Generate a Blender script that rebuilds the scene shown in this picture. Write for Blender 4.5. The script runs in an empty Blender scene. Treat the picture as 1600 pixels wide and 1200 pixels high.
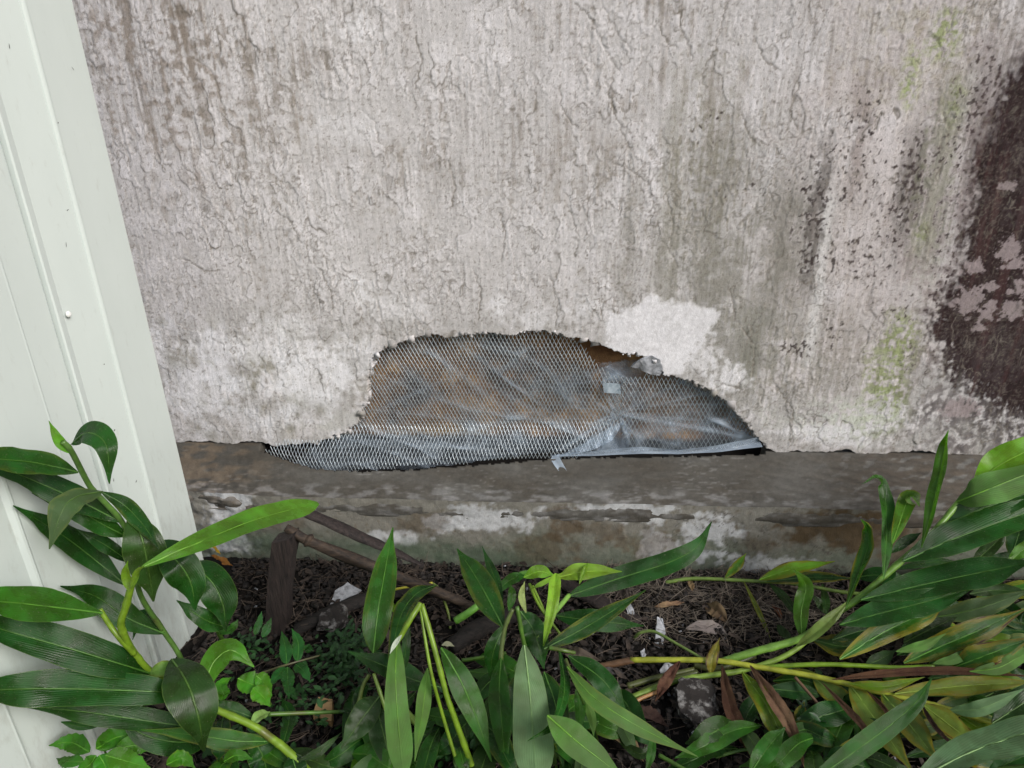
import bpy, bmesh, math, random
import numpy as np
from mathutils import Vector, Matrix

random.seed(7)
sc = bpy.context.scene
col = sc.collection
R = math.radians

# ------------------------------------------------------------------ camera
FPX = 1109.0                      # focal length in pixels of a 1600 px wide frame
PITCH, YAW, ROLL = R(23.5), R(4.4), R(-1.2)
DIST = 1.5                        # camera to stucco face
FACE_Y = -0.115                   # foundation face stands proud of the stucco
_F = Vector((-math.sin(YAW) * math.cos(PITCH), math.cos(YAW) * math.cos(PITCH), -math.sin(PITCH)))
_R0 = Vector((math.cos(YAW), math.sin(YAW), 0))
_U0 = _R0.cross(_F)
_RX = _R0 * math.cos(ROLL) + _U0 * math.sin(ROLL)
_UX = -_R0 * math.sin(ROLL) + _U0 * math.cos(ROLL)


def ray(u, v):
    return _F + _RX * ((u - 800) / FPX) - _UX * ((v - 600) / FPX)


_d = ray(800, 885)
HC = -_d.z * ((FACE_Y + DIST) / _d.y)          # camera height: foundation meets soil at z = 0
CAM = Vector((0, -DIST, HC))


def on_y(u, v, y):
    d = ray(u, v)
    return CAM + d * ((y + DIST) / d.y)


def on_z(u, v, z):
    d = ray(u, v)
    return CAM + d * ((z - HC) / d.z)


def on_x(u, v, x):
    d = ray(u, v)
    return CAM + d * (x / d.x)


BASE_Z = on_y(800, 697, 0.0).z                 # lower edge of the stucco
EDGE_Z = on_y(800, 787, FACE_Y).z              # outer edge of the sloped ledge
_p = on_y(281, 690, -0.2)
FENCE_X = _p.x

cam_d = bpy.data.cameras.new('camera')
cam_d.sensor_width = 36
cam_d.lens = 36 * FPX / 1600
cam_d.clip_start = 0.02
cam_d.clip_end = 500
cam = bpy.data.objects.new('camera', cam_d)
cam.matrix_world = Matrix(((_RX.x, _UX.x, -_F.x, CAM.x), (_RX.y, _UX.y, -_F.y, CAM.y),
                           (_RX.z, _UX.z, -_F.z, CAM.z), (0, 0, 0, 1)))
col.objects.link(cam)
sc.camera = cam

# ------------------------------------------------------------------ light
SUN_EL, SUN_AZ = R(36), R(130)                 # azimuth clockwise from +y: behind the camera, from the right
world = bpy.data.worlds.new('World')
sc.world = world
world.use_nodes = True
wn = world.node_tree.nodes
sky = wn.new('ShaderNodeTexSky')
sky.sky_type = 'NISHITA'
sky.sun_disc = False
sky.sun_elevation = SUN_EL
sky.sun_rotation = SUN_AZ
sky.air_density = 1.0
sky.dust_density = 3.0
sky.ozone_density = 1.0
wn['Background'].inputs['Strength'].default_value = 0.058
world.node_tree.links.new(sky.outputs[0], wn['Background'].inputs[0])
sun_d = bpy.data.lights.new('sun', 'SUN')
sun_d.energy = 1.5
sun_d.angle = R(24)
sun_d.color = (1.0, 0.975, 0.945)
sun = bpy.data.objects.new('sun', sun_d)
_sd = Vector((math.sin(SUN_AZ) * math.cos(SUN_EL), math.cos(SUN_AZ) * math.cos(SUN_EL), math.sin(SUN_EL)))
sun.rotation_euler = _sd.to_track_quat('Z', 'Y').to_euler()
sun.location = (1, -3, 4)
col.objects.link(sun)
vs = sc.view_settings
vs.view_transform = 'Standard'
vs.look = 'None'
vs.gamma = 1
vs.use_curve_mapping = False
vs.exposure = 1.05
sc.render.engine = 'CYCLES'
sc.cycles.use_denoising = True
sc.cycles.max_bounces = 4
sc.cycles.diffuse_bounces = 3
sc.cycles.glossy_bounces = 2
sc.cycles.transparent_max_bounces = 10


# ------------------------------------------------------------------ helpers
def tag(o, label=None, cat=None, group=None, kind=None):
    if label: o['label'] = label
    if cat: o['category'] = cat
    if group: o['group'] = group
    if kind: o['kind'] = kind
    return o


def empty(name, loc=(0, 0, 0)):
    o = bpy.data.objects.new(name, None)
    o.empty_display_size = 0.05
    o.location = loc
    col.objects.link(o)
    return o


def link(name, me, mat=None, parent=None, smooth=True):
    if mat and not me.materials: me.materials.append(mat)
    if smooth and len(me.polygons):
        me.polygons.foreach_set('use_smooth', np.ones(len(me.polygons), dtype=bool))
    o = bpy.data.objects.new(name, me)
    col.objects.link(o)
    if parent:
        o.parent = parent
        o.matrix_parent_inverse = Matrix.Translation(-Vector(parent.location)) if parent.type == 'EMPTY' else Matrix.Identity(4)
    return o


def mesh_np(name, V, Fq, colors=None, uv=None):
    """V (n,3), Fq (m,4) quads"""
    me = bpy.data.meshes.new(name)
    V = np.asarray(V, dtype=np.float32)
    Fq = np.asarray(Fq, dtype=np.int32)
    m, k = Fq.shape
    me.vertices.add(len(V))
    me.vertices.foreach_set('co', V.ravel())
    me.loops.add(m * k)
    me.loops.foreach_set('vertex_index', Fq.ravel())
    me.polygons.add(m)
    me.polygons.foreach_set('loop_start', np.arange(0, m * k, k, dtype=np.int32))
    if colors is not None:
        a = me.color_attributes.new('Col', 'FLOAT_COLOR', 'POINT')
        c = np.ones((len(V), 4), dtype=np.float32)
        c[:, :3] = colors
        a.data.foreach_set('color', c.ravel())
    if uv is not None:
        l = me.uv_layers.new(name='UVMap')
        l.data.foreach_set('uv', np.asarray(uv, dtype=np.float32)[Fq.ravel()].ravel())
    me.update(calc_edges=True)
    return me


def grid_faces(nr, nc):
    i, j = np.meshgrid(np.arange(nr - 1), np.arange(nc - 1), indexing='ij')
    a = i * nc + j
    return np.stack([a, a + 1, a + nc + 1, a + nc], -1).reshape(-1, 4)


_rng = np.random.default_rng(11)
_GR = _rng.uniform(0, 2 * np.pi, (16, 256, 256)).astype(np.float32)
_GX, _GY = np.cos(_GR), np.sin(_GR)


def noise(x, y, seed=0):
    s = seed % 16
    x = x + 37.7 + seed * 3.1
    y = y + 51.3 + seed * 5.7
    xi = np.floor(x).astype(np.int32); yi = np.floor(y).astype(np.int32)
    fx = x - xi; fy = y - yi
    ux = fx * fx * fx * (fx * (fx * 6 - 15) + 10); uy = fy * fy * fy * (fy * (fy * 6 - 15) + 10)
    x0 = xi & 255; x1 = (xi + 1) & 255; y0 = yi & 255; y1 = (yi + 1) & 255
    gx, gy = _GX[s], _GY[s]
    a = gx[x0, y0] * fx + gy[x0, y0] * fy
    b = gx[x1, y0] * (fx - 1) + gy[x1, y0] * fy
    c = gx[x0, y1] * fx + gy[x0, y1] * (fy - 1)
    d = gx[x1, y1] * (fx - 1) + gy[x1, y1] * (fy - 1)
    return ((a + (b - a) * ux) * (1 - uy) + (c + (d - c) * ux) * uy) * 1.5


def fbm(x, y, o=3, seed=0, g=0.5):
    t = 0; a = 1.0; f = 1.0; n = 0
    for k in range(o):
        t = t + a * noise(x * f, y * f, seed + k * 2)
        n += a; a *= g; f *= 2.03
    return t / n * 1.4


def ss(a, b, x):
    t = np.clip((x - a) / (b - a), 0, 1)
    return t * t * (3 - 2 * t)


def mix(c, d, f):
    return c + (np.asarray(d, dtype=np.float32) - c) * f[:, None]


def in_poly(x, y, poly):
    ins = np.zeros(x.shape, dtype=bool)
    n = len(poly)
    for i in range(n):
        x0, y0 = poly[i]; x1, y1 = poly[(i + 1) % n]
        c = ((y0 > y) != (y1 > y)) & (x < (x1 - x0) * (y - y0) / (y1 - y0 + 1e-12) + x0)
        ins ^= c
    return ins


def fine_axis(lo, hi, step, far_lo, far_hi, grow=1.25, cap=None, ext_lo=0.0, ext_hi=0.0):
    """even steps in the middle, capped steps for a margin beyond, then ever coarser"""
    cap = cap or step
    a = list(np.arange(lo, hi + step * 0.5, step))
    s = step; p = a[-1]; e = p + ext_hi
    while p < far_hi:
        s = min(s * grow, cap) if p < e else s * grow
        p += s; a.append(min(p, far_hi))
    s = step; p = a[0]; e = p - ext_lo
    while p > far_lo:
        s = min(s * grow, cap) if p > e else s * grow
        p -= s; a.insert(0, max(p, far_lo))
    return np.array(a)


def W(u, v, y=0.0):
    p = on_y(u, v, y)
    return p.x, p.z


# ------------------------------------------------------------------ materials
def new_mat(name):
    m = bpy.data.materials.new(name)
    m.use_nodes = True
    nt = m.node_tree
    return m, nt, nt.nodes, nt.links, nt.nodes['Principled BSDF']


def col_mat(name, rough=0.9, bump=0.3, scale=400, var=0.25, dist=0.0006, spec=0.3, vscale=90):
    """colour from the mesh's own stains, plus fine grain and relief"""
    m, nt, n, l, b = new_mat(name)
    a = n.new('ShaderNodeAttribute'); a.attribute_name = 'Col'
    tc = n.new('ShaderNodeTexCoord')
    t = n.new('ShaderNodeTexNoise'); t.inputs['Scale'].default_value = vscale; t.inputs['Detail'].default_value = 4
    t.inputs['Roughness'].default_value = 0.75
    l.new(tc.outputs['Object'], t.inputs['Vector'])
    mr = n.new('ShaderNodeMapRange')
    mr.inputs['From Min'].default_value = 0.25; mr.inputs['From Max'].default_value = 0.75
    mr.inputs['To Min'].default_value = 1 - var; mr.inputs['To Max'].default_value = 1 + var
    l.new(t.outputs['Fac'], mr.inputs['Value'])
    mx = n.new('ShaderNodeVectorMath'); mx.operation = 'SCALE'
    l.new(a.outputs['Color'], mx.inputs[0]); l.new(mr.outputs[0], mx.inputs['Scale'])
    l.new(mx.outputs[0], b.inputs['Base Color'])
    b.inputs['Roughness'].default_value = rough
    b.inputs['Specular IOR Level'].default_value = spec
    t2 = n.new('ShaderNodeTexNoise'); t2.inputs['Scale'].default_value = scale; t2.inputs['Detail'].default_value = 2
    t2.inputs['Roughness'].default_value = 0.7
    l.new(tc.outputs['Object'], t2.inputs['Vector'])
    bp = n.new('ShaderNodeBump'); bp.inputs['Strength'].default_value = bump; bp.inputs['Distance'].default_value = dist * 5
    l.new(t2.outputs['Fac'], bp.inputs['Height']); l.new(bp.outputs[0], b.inputs['Normal'])
    return m


M = {}
M['stucco'] = col_mat('stucco', 0.93, 0.35, 420, 0.16, 0.0006, 0.2)
M['concrete'] = col_mat('concrete', 0.72, 0.5, 380, 0.25, 0.0006, 0.35)
M['soil'] = col_mat('soil', 0.95, 0.8, 260, 0.5, 0.001, 0.2, 120)
M['board'] = col_mat('sheathing_board', 0.85, 0.6, 300, 0.35, 0.0006, 0.3, 60)


def noise_mat(name, c1, c2, scale=30, rough=0.7, stretch=(1, 1, 1), bump=0.4, metal=0.0, dist=0.001, spec=0.4, fac=(0.35, 0.65)):
    m, nt, n, l, b = new_mat(name)
    tc = n.new('ShaderNodeTexCoord')
    mp = n.new('ShaderNodeMapping'); mp.inputs['Scale'].default_value = stretch
    l.new(tc.outputs['Object'], mp.inputs[0])
    t = n.new('ShaderNodeTexNoise'); t.inputs['Scale'].default_value = scale; t.inputs['Detail'].default_value = 7
    t.inputs['Roughness'].default_value = 0.65
    l.new(mp.outputs[0], t.inputs['Vector'])
    cr = n.new('ShaderNodeValToRGB')
    cr.color_ramp.elements[0].position = fac[0]; cr.color_ramp.elements[0].color = (*c1, 1)
    cr.color_ramp.elements[1].position = fac[1]; cr.color_ramp.elements[1].color = (*c2, 1)
    l.new(t.outputs['Fac'], cr.inputs[0]); l.new(cr.outputs[0], b.inputs['Base Color'])
    b.inputs['Roughness'].default_value = rough
    b.inputs['Metallic'].default_value = metal
    b.inputs['Specular IOR Level'].default_value = spec
    bp = n.new('ShaderNodeBump'); bp.inputs['Strength'].default_value = bump; bp.inputs['Distance'].default_value = dist
    l.new(t.outputs['Fac'], bp.inputs['Height']); l.new(bp.outputs[0], b.inputs['Normal'])
    return m


M['lath'] = noise_mat('galvanized_steel', (0.38, 0.44, 0.48), (0.66, 0.73, 0.78), 60, 0.36, bump=0.05, metal=0.75)
M['paint'] = noise_mat('cream_steel_paint', (0.515, 0.575, 0.555), (0.56, 0.62, 0.60), 3.0, 0.38, (1, 1, 0.4), 0.03, dist=0.002)
def splash(m):
    nt = m.node_tree; n, l = nt.nodes, nt.links; b = n['Principled BSDF']
    src = b.inputs['Base Color'].links[0].from_socket
    g = n.new('ShaderNodeTexCoord'); sp = n.new('ShaderNodeSeparateXYZ'); l.new(g.outputs['Object'], sp.inputs[0])
    mp = n.new('ShaderNodeMapping'); mp.inputs['Scale'].default_value = (1, 1, 0.35); l.new(g.outputs['Object'], mp.inputs[0])
    t = n.new('ShaderNodeTexNoise'); t.inputs['Scale'].default_value = 55; t.inputs['Detail'].default_value = 5; t.inputs['Roughness'].default_value = 0.7; l.new(mp.outputs[0], t.inputs['Vector'])
    z = n.new('ShaderNodeMapRange'); z.inputs['From Min'].default_value = 0.0; z.inputs['From Max'].default_value = 0.55; z.inputs['To Min'].default_value = 0.16; z.inputs['To Max'].default_value = 0.0
    l.new(sp.outputs[2], z.inputs['Value'])
    ad = n.new('ShaderNodeMath'); ad.operation = 'ADD'; l.new(t.outputs['Fac'], ad.inputs[0]); l.new(z.outputs[0], ad.inputs[1])
    r = n.new('ShaderNodeMapRange'); r.inputs['From Min'].default_value = 0.60; r.inputs['From Max'].default_value = 0.80; r.inputs['To Max'].default_value = 0.28; l.new(ad.outputs[0], r.inputs['Value'])
    mx = n.new('ShaderNodeMix'); mx.data_type = 'RGBA'; l.new(r.outputs[0], mx.inputs[0]); l.new(src, mx.inputs[6]); mx.inputs[7].default_value = (0.24, 0.23, 0.19, 1)
    l.new(mx.outputs[2], b.inputs['Base Color'])


splash(M['paint'])
M['screw'] = noise_mat('screw_paint', (0.6, 0.62, 0.6), (0.75, 0.77, 0.75), 90, 0.35)
M['dark_gap'] = noise_mat('dark_rubber', (0.02, 0.02, 0.02), (0.05, 0.05, 0.05), 60, 0.8)
M['oldwood'] = noise_mat('weathered_wood', (0.007, 0.005, 0.005), (0.034, 0.024, 0.022), 24, 0.75, (6, 6, 0.7), 0.9, dist=0.004)
M['branch'] = noise_mat('dead_branch', (0.010, 0.007, 0.006), (0.055, 0.037, 0.025), 26, 0.75, (1, 5, 5), 0.8, dist=0.003)
M['char'] = noise_mat('rotten_log', (0.005, 0.0045, 0.0045), (0.026, 0.021, 0.019), 40, 0.8, (1, 4, 4), 0.9, dist=0.004)
M['chip'] = noise_mat('plaster_chip', (0.15, 0.155, 0.165), (0.42, 0.44, 0.48), 70, 0.85, bump=0.6)
M['rubble'] = noise_mat('mortar_rubble', (0.018, 0.015, 0.014), (0.26, 0.255, 0.25), 45, 0.9, bump=1.0, dist=0.003, fac=(0.5, 0.68))
M['freshwood'] = noise_mat('cut_wood', (0.24, 0.15, 0.07), (0.38, 0.26, 0.13), 30, 0.7, (1, 6, 6), 0.4)
M['twig'] = noise_mat('dry_twig', (0.03, 0.022, 0.017), (0.13, 0.10, 0.078), 18, 0.8, bump=0.3)
M['litter'] = noise_mat('leaf_litter', (0.006, 0.0045, 0.004), (0.05, 0.036, 0.028), 22, 0.8, bump=0.5)
M['tape'] = noise_mat('cloudy_plastic_tag', (0.16, 0.21, 0.25), (0.36, 0.42, 0.47), 140, 0.4)


def plastic_mat():
    m, nt, n, l, b = new_mat('polythene_film')
    out = n['Material Output']
    tr = n.new('ShaderNodeBsdfTransparent'); tr.inputs[0].default_value = (0.90, 0.93, 0.96, 1)
    b.inputs['Base Color'].default_value = (0.54, 0.65, 0.78, 1)
    b.inputs['Roughness'].default_value = 0.22
    a = n.new('ShaderNodeAttribute'); a.attribute_name = 'Col'
    tc = n.new('ShaderNodeTexCoord')
    t = n.new('ShaderNodeTexNoise'); t.inputs['Scale'].default_value = 22; t.inputs['Detail'].default_value = 6
    l.new(tc.outputs['Object'], t.inputs['Vector'])
    mr = n.new('ShaderNodeMapRange'); mr.inputs['From Min'].default_value = 0.4; mr.inputs['From Max'].default_value = 0.75
    mr.inputs['To Min'].default_value = 0.0; mr.inputs['To Max'].default_value = 0.07
    l.new(t.outputs['Fac'], mr.inputs['Value'])
    ad = n.new('ShaderNodeMath'); ad.operation = 'ADD'; ad.use_clamp = True
    l.new(mr.outputs[0], ad.inputs[0]); l.new(a.outputs['Fac'], ad.inputs[1])
    ms = n.new('ShaderNodeMixShader')
    l.new(ad.outputs[0], ms.inputs[0]); l.new(tr.outputs[0], ms.inputs[1]); l.new(b.outputs[0], ms.inputs[2])
    l.new(ms.outputs[0], out.inputs['Surface'])
    return m


M['film'] = plastic_mat()


def leaf_mat(name='leaf_blade', dry=False):
    """UV x: base to tip, y: 0..1 across; object colour gives the hue, its alpha the withered margin"""
    m, nt, n, l, b = new_mat(name)
    out = n['Material Output']
    uv = n.new('ShaderNodeUVMap'); uv.uv_map = 'UVMap'
    sp = n.new('ShaderNodeSeparateXYZ'); l.new(uv.outputs[0], sp.inputs[0])
    oi = n.new('ShaderNodeObjectInfo')
    tc = n.new('ShaderNodeTexCoord')

    def mth(op, a, bb=None, clamp=False):
        q = n.new('ShaderNodeMath'); q.operation = op; q.use_clamp = clamp
        for i, s in enumerate((a, bb)):
            if s is None: continue
            if isinstance(s, (int, float)): q.inputs[i].default_value = s
            else: l.new(s, q.inputs[i])
        return q.outputs[0]

    def rng(v, a, bb, c=0.0, d=1.0):
        q = n.new('ShaderNodeMapRange'); q.interpolation_type = 'SMOOTHSTEP'
        for k, s in zip(('From Min', 'From Max', 'To Min', 'To Max'), (a, bb, c, d)): q.inputs[k].default_value = s
        l.new(v, q.inputs['Value']); return q.outputs[0]

    def mx(f, a, bb):
        q = n.new('ShaderNodeMix'); q.data_type = 'RGBA'
        if isinstance(f, (int, float)): q.inputs[0].default_value = f
        else: l.new(f, q.inputs[0])
        for i, s in ((6, a), (7, bb)):
            if isinstance(s, tuple): q.inputs[i].default_value = (*s, 1)
            else: l.new(s, q.inputs[i])
        return q.outputs[2]

    s = mth('ABSOLUTE', mth('SUBTRACT', mth('MULTIPLY', sp.outputs[1], 2.0), 1.0))      # 0 midrib .. 1 margin
    nz = n.new('ShaderNodeTexNoise'); nz.inputs['Scale'].default_value = 35; nz.inputs['Detail'].default_value = 3
    l.new(tc.outputs['Object'], nz.inputs['Vector'])
    # fine parallel veins that run out from the midrib toward the tip
    ph = mth('ADD', mth('MULTIPLY', sp.outputs[0], 62.0), mth('MULTIPLY', s, -52.0))
    ph = mth('ADD', ph, mth('MULTIPLY', oi.outputs['Random'], 20.0))
    vein = mth('SINE', ph)
    vein2 = mth('SINE', mth('MULTIPLY', ph, 2.7))
    vs_ = mth('ADD', mth('MULTIPLY', vein, 0.6), mth('MULTIPLY', vein2, 0.4))
    base = oi.outputs['Color']
    hs = n.new('ShaderNodeHueSaturation')
    l.new(base, hs.inputs['Color'])
    l.new(rng(nz.outputs['Fac'], 0.3, 0.7, 0.78, 1.25), hs.inputs['Value'])
    l.new(rng(nz.outputs['Fac'], 0.3, 0.7, 0.49, 0.51), hs.inputs['Hue'])
    c = hs.outputs[0]
    g2 = n.new('ShaderNodeVectorMath'); g2.operation = 'SCALE'; l.new(c, g2.inputs[0]); g2.inputs['Scale'].default_value = 1.28
    c = mx(rng(vs_, -0.2, 0.9, 0.0, 0.42), c, g2.outputs[0])
    # withered margin
    cv = n.new('ShaderNodeCombineXYZ')
    l.new(mth('MULTIPLY', sp.outputs[0], 7.0), cv.inputs[0]); l.new(mth('MULTIPLY', sp.outputs[1], 9.0), cv.inputs[1]); l.new(mth('MULTIPLY', oi.outputs['Random'], 50.0), cv.inputs[2])
    nw = n.new('ShaderNodeTexNoise'); nw.inputs['Scale'].default_value = 1.0; nw.inputs['Detail'].default_value = 3
    l.new(cv.outputs[0], nw.inputs['Vector'])
    wob = mth('ADD', s, mth('MULTIPLY', mth('SUBTRACT', nw.outputs['Fac'], 0.5), 1.5))
    th = mth('SUBTRACT', wob, mth('SUBTRACT', 1.0, mth('MULTIPLY', oi.outputs['Alpha'], 0.75)))
    tipw = mth('MULTIPLY', rng(sp.outputs[0], 0.75, 1.0), oi.outputs['Alpha'])
    th = mth('ADD', th, mth('MULTIPLY', tipw, 0.5))
    has = rng(oi.outputs['Alpha'], 0.02, 0.1)
    c = mx(mth('MULTIPLY', rng(th, -0.35, 0.30, 0.0, 0.85), has), c, (0.20, 0.165, 0.012))
    c = mx(mth('MULTIPLY', rng(th, 0.30, 0.50), has), c, (0.065, 0.025, 0.012))
    sp2 = n.new('ShaderNodeTexNoise'); sp2.inputs['Scale'].default_value = 420; sp2.inputs['Detail'].default_value = 2
    l.new(tc.outputs['Object'], sp2.inputs['Vector'])
    c = mx(mth('MULTIPLY', rng(sp2.outputs['Fac'], 0.66, 0.72), 0.55), c, (0.14, 0.15, 0.10))
    big = n.new('ShaderNodeTexNoise'); big.inputs['Scale'].default_value = 9; big.inputs['Detail'].default_value = 3
    l.new(tc.outputs['Object'], big.inputs['Vector'])
    sc0 = n.new('ShaderNodeVectorMath'); sc0.operation = 'SCALE'; l.new(c, sc0.inputs[0]); l.new(rng(big.outputs['Fac'], 0.3, 0.7, 0.72, 1.3), sc0.inputs['Scale'])
    c = sc0.outputs[0]
    rib = rng(s, 0.02, 0.075, 1.0, 0.0)
    if not dry:
        ribc = n.new('ShaderNodeMix'); ribc.data_type = 'RGBA'; ribc.inputs[0].default_value = 0.55
        l.new(c, ribc.inputs[6]); ribc.inputs[7].default_value = (0.13, 0.24, 0.03, 1)
        c = mx(mth('MULTIPLY', rib, rng(sp.outputs[0], 0.75, 1.0, 0.35, 0.05)), c, ribc.outputs[2])
        edge = rng(s, 0.955, 0.995)
        c = mx(mth('MULTIPLY', edge, 0.5), c, (0.11, 0.19, 0.04))
        # paler, duller underside
        ge = n.new('ShaderNodeNewGeometry')
        pale = mx(0.30, c, (0.13, 0.21, 0.09))
        c = mx(ge.outputs['Backfacing'], c, pale)
        ro = n.new('ShaderNodeMix'); ro.data_type = 'FLOAT'
        l.new(ge.outputs['Backfacing'], ro.inputs[0])
        l.new(rng(nz.outputs['Fac'], 0.35, 0.65, 0.20, 0.38), ro.inputs[2]); ro.inputs[3].default_value = 0.55
        l.new(ro.outputs[0], b.inputs['Roughness'])
    else:
        b.inputs['Roughness'].default_value = 0.75
    l.new(c, b.inputs['Base Color'])
    b.inputs['Specular IOR Level'].default_value = 0.30 if not dry else 0.12
    h = mth('ADD', mth('MULTIPLY', vs_, 0.30), mth('MULTIPLY', rib, -1.4))
    h = mth('ADD', h, mth('MULTIPLY', nz.outputs['Fac'], 1.2))
    bp = n.new('ShaderNodeBump'); bp.inputs['Strength'].default_value = 0.45 if not dry else 0.9
    bp.inputs['Distance'].default_value = 0.0012
    l.new(h, bp.inputs['Height']); l.new(bp.outputs[0], b.inputs['Normal'])
    tl = n.new('ShaderNodeBsdfTranslucent')
    sc2 = n.new('ShaderNodeVectorMath'); sc2.operation = 'MULTIPLY'; l.new(c, sc2.inputs[0]); sc2.inputs[1].default_value = (1.5, 1.7, 0.8)
    l.new(sc2.outputs[0], tl.inputs[0])
    ms = n.new('ShaderNodeMixShader'); ms.inputs[0].default_value = 0.32 if not dry else 0.12
    l.new(b.outputs[0], ms.inputs[1]); l.new(tl.outputs[0], ms.inputs[2]); l.new(ms.outputs[0], out.inputs['Surface'])
    return m


M['leaf'] = leaf_mat()
M['dry'] = leaf_mat('dry_leaf_blade', True)


def stem_mat():
    m, nt, n, l, b = new_mat('cane_skin')
    oi = n.new('ShaderNodeObjectInfo')
    tc = n.new('ShaderNodeTexCoord')
    t = n.new('ShaderNodeTexNoise'); t.inputs['Scale'].default_value = 55; t.inputs['Detail'].default_value = 5
    l.new(tc.outputs['Object'], t.inputs['Vector'])
    hs = n.new('ShaderNodeHueSaturation'); l.new(oi.outputs['Color'], hs.inputs['Color'])
    mr = n.new('ShaderNodeMapRange'); mr.inputs['From Min'].default_value = 0.3; mr.inputs['From Max'].default_value = 0.7
    mr.inputs['To Min'].default_value = 0.65; mr.inputs['To Max'].default_value = 1.3
    l.new(t.outputs['Fac'], mr.inputs['Value']); l.new(mr.outputs[0], hs.inputs['Value'])
    # brown scuffs
    t2 = n.new('ShaderNodeTexNoise'); t2.inputs['Scale'].default_value = 16; t2.inputs['Detail'].default_value = 4
    l.new(tc.outputs['Object'], t2.inputs['Vector'])
    m2 = n.new('ShaderNodeMapRange'); m2.inputs['From Min'].default_value = 0.6; m2.inputs['From Max'].default_value = 0.7
    l.new(t2.outputs['Fac'], m2.inputs['Value'])
    al = n.new('ShaderNodeMath'); al.operation = 'MULTIPLY'; l.new(m2.outputs[0], al.inputs[0]); l.new(oi.outputs['Alpha'], al.inputs[1])
    mx = n.new('ShaderNodeMix'); mx.data_type = 'RGBA'; l.new(al.outputs[0], mx.inputs[0]); l.new(hs.outputs[0], mx.inputs[6])
    mx.inputs[7].default_value = (0.07, 0.032, 0.018, 1)
    l.new(mx.outputs[2], b.inputs['Base Color'])
    b.inputs['Roughness'].default_value = 0.42
    b.inputs['Subsurface Weight'].default_value = 0.0
    bp = n.new('ShaderNodeBump'); bp.inputs['Strength'].default_value = 0.3; bp.inputs['Distance'].default_value = 0.001
    l.new(t.outputs['Fac'], bp.inputs['Height']); l.new(bp.outputs[0], b.inputs['Normal'])
    return m


M['stem'] = stem_mat()

# ------------------------------------------------------------------ the house wall
HOLE = [(404, 703), (425, 698), (442, 692), (470, 693), (495, 691), (520, 682), (540, 675), (555, 662), (563, 648), (575, 626), (572, 605),
        (576, 585), (580, 570), (584, 556), (600, 545), (622, 536), (650, 527), (675, 522), (700, 527), (732, 522), (765, 519),
        (800, 522), (815, 519), (850, 517), (882, 525), (910, 530), (930, 534), (947, 542), (960, 549), (990, 552),
        (1012, 559), (1030, 570), (1036, 584), (1050, 588), (1075, 594), (1100, 605), (1117, 616), (1137, 627), (1152, 647),
        (1170, 665), (1185, 682), (1197, 700), (1198, 730), (404, 730)]
HOLE_W = [W(u, v) for u, v in HOLE]

wall = empty('house_wall', (0, 0, 0))
tag(wall, 'weathered grey stucco house wall with a torn hole showing metal lath', 'wall')


WHITE = ((946, 488), (985, 478), (1010, 464), (1060, 470), (1118, 484), (1112, 520), (1085, 545), (1060, 580), (1030, 590), (985, 560), (945, 545))


def white_mask(x, z):
    m_ = np.zeros(len(x), dtype=np.float32)
    ax, az = W(900, 640); bx, bz = W(1180, 430)
    sel = (x > ax) & (x < bx) & (z > az) & (z < bz)
    xs, zs = x[sel], z[sel]
    n3 = fbm(xs * 60, zs * 55, 3, 7); n2 = fbm(xs * 18, zs * 15, 4, 5); n4 = fbm(xs * 170, zs * 150, 2, 3)
    pl = [W(u, v) for u, v in WHITE]
    rg = np.random.default_rng(4)
    for _k in range(10):
        jx, jz = rg.normal(0, 0.004, 2)
        m_[sel] += in_poly(xs + 0.012 * n3 + 0.010 * n2 + 0.004 * n4 + jx, zs + 0.012 * n2 - 0.010 * n3 + jz, pl) / 10
    return m_


CRACKS = [[(900, 5), (912, 18), (925, 30), (935, 55), (945, 75), (960, 100), (970, 112)], [(940, 5), (952, 28), (965, 50), (975, 65), (985, 80)], [(1030, 40), (1035, 55), (1050, 70), (1058, 75)],
          [(1064, 15), (1064, 45), (1075, 65), (1082, 95)], [(1135, 10), (1130, 30), (1120, 60), (1115, 85), (1100, 105), (1098, 130), (1105, 138)], [(836, 140), (838, 170), (822, 185), (830, 215)],
          [(875, 135), (877, 165), (890, 190), (905, 200)], [(945, 115), (950, 140), (960, 175), (975, 215), (990, 240)], [(960, 255), (985, 265), (1010, 285)], [(585, 523), (602, 524), (620, 534)],
          [(500, 420), (515, 450), (521, 476)], [(590, 470), (596, 500), (606, 522)], [(958, 482), (960, 515), (950, 540)], [(560, 170), (585, 190), (592, 225)], [(700, 250), (712, 290), (704, 330)],
          [(300, 90), (330, 110), (345, 150), (352, 180)], [(430, 330), (455, 345), (470, 380)], [(270, 400), (295, 408), (325, 425), (345, 422)], [(780, 330), (790, 365), (783, 410)], [(1180, 60), (1195, 95), (1220, 110)],
          [(1250, 130), (1235, 170), (1245, 200)], [(650, 60), (660, 95), (648, 140)], [(1040, 300), (1052, 345), (1046, 390), (1060, 420)], [(890, 330), (905, 370), (898, 400)], [(1160, 180), (1172, 215), (1200, 228)],
          [(740, 420), (752, 455), (748, 500)], [(860, 430), (872, 470), (868, 510)], [(1140, 450), (1150, 500), (1180, 540), (1175, 590)], [(1095, 620), (1130, 600), (1160, 608)], [(1210, 600), (1240, 640), (1236, 690)]]


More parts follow.
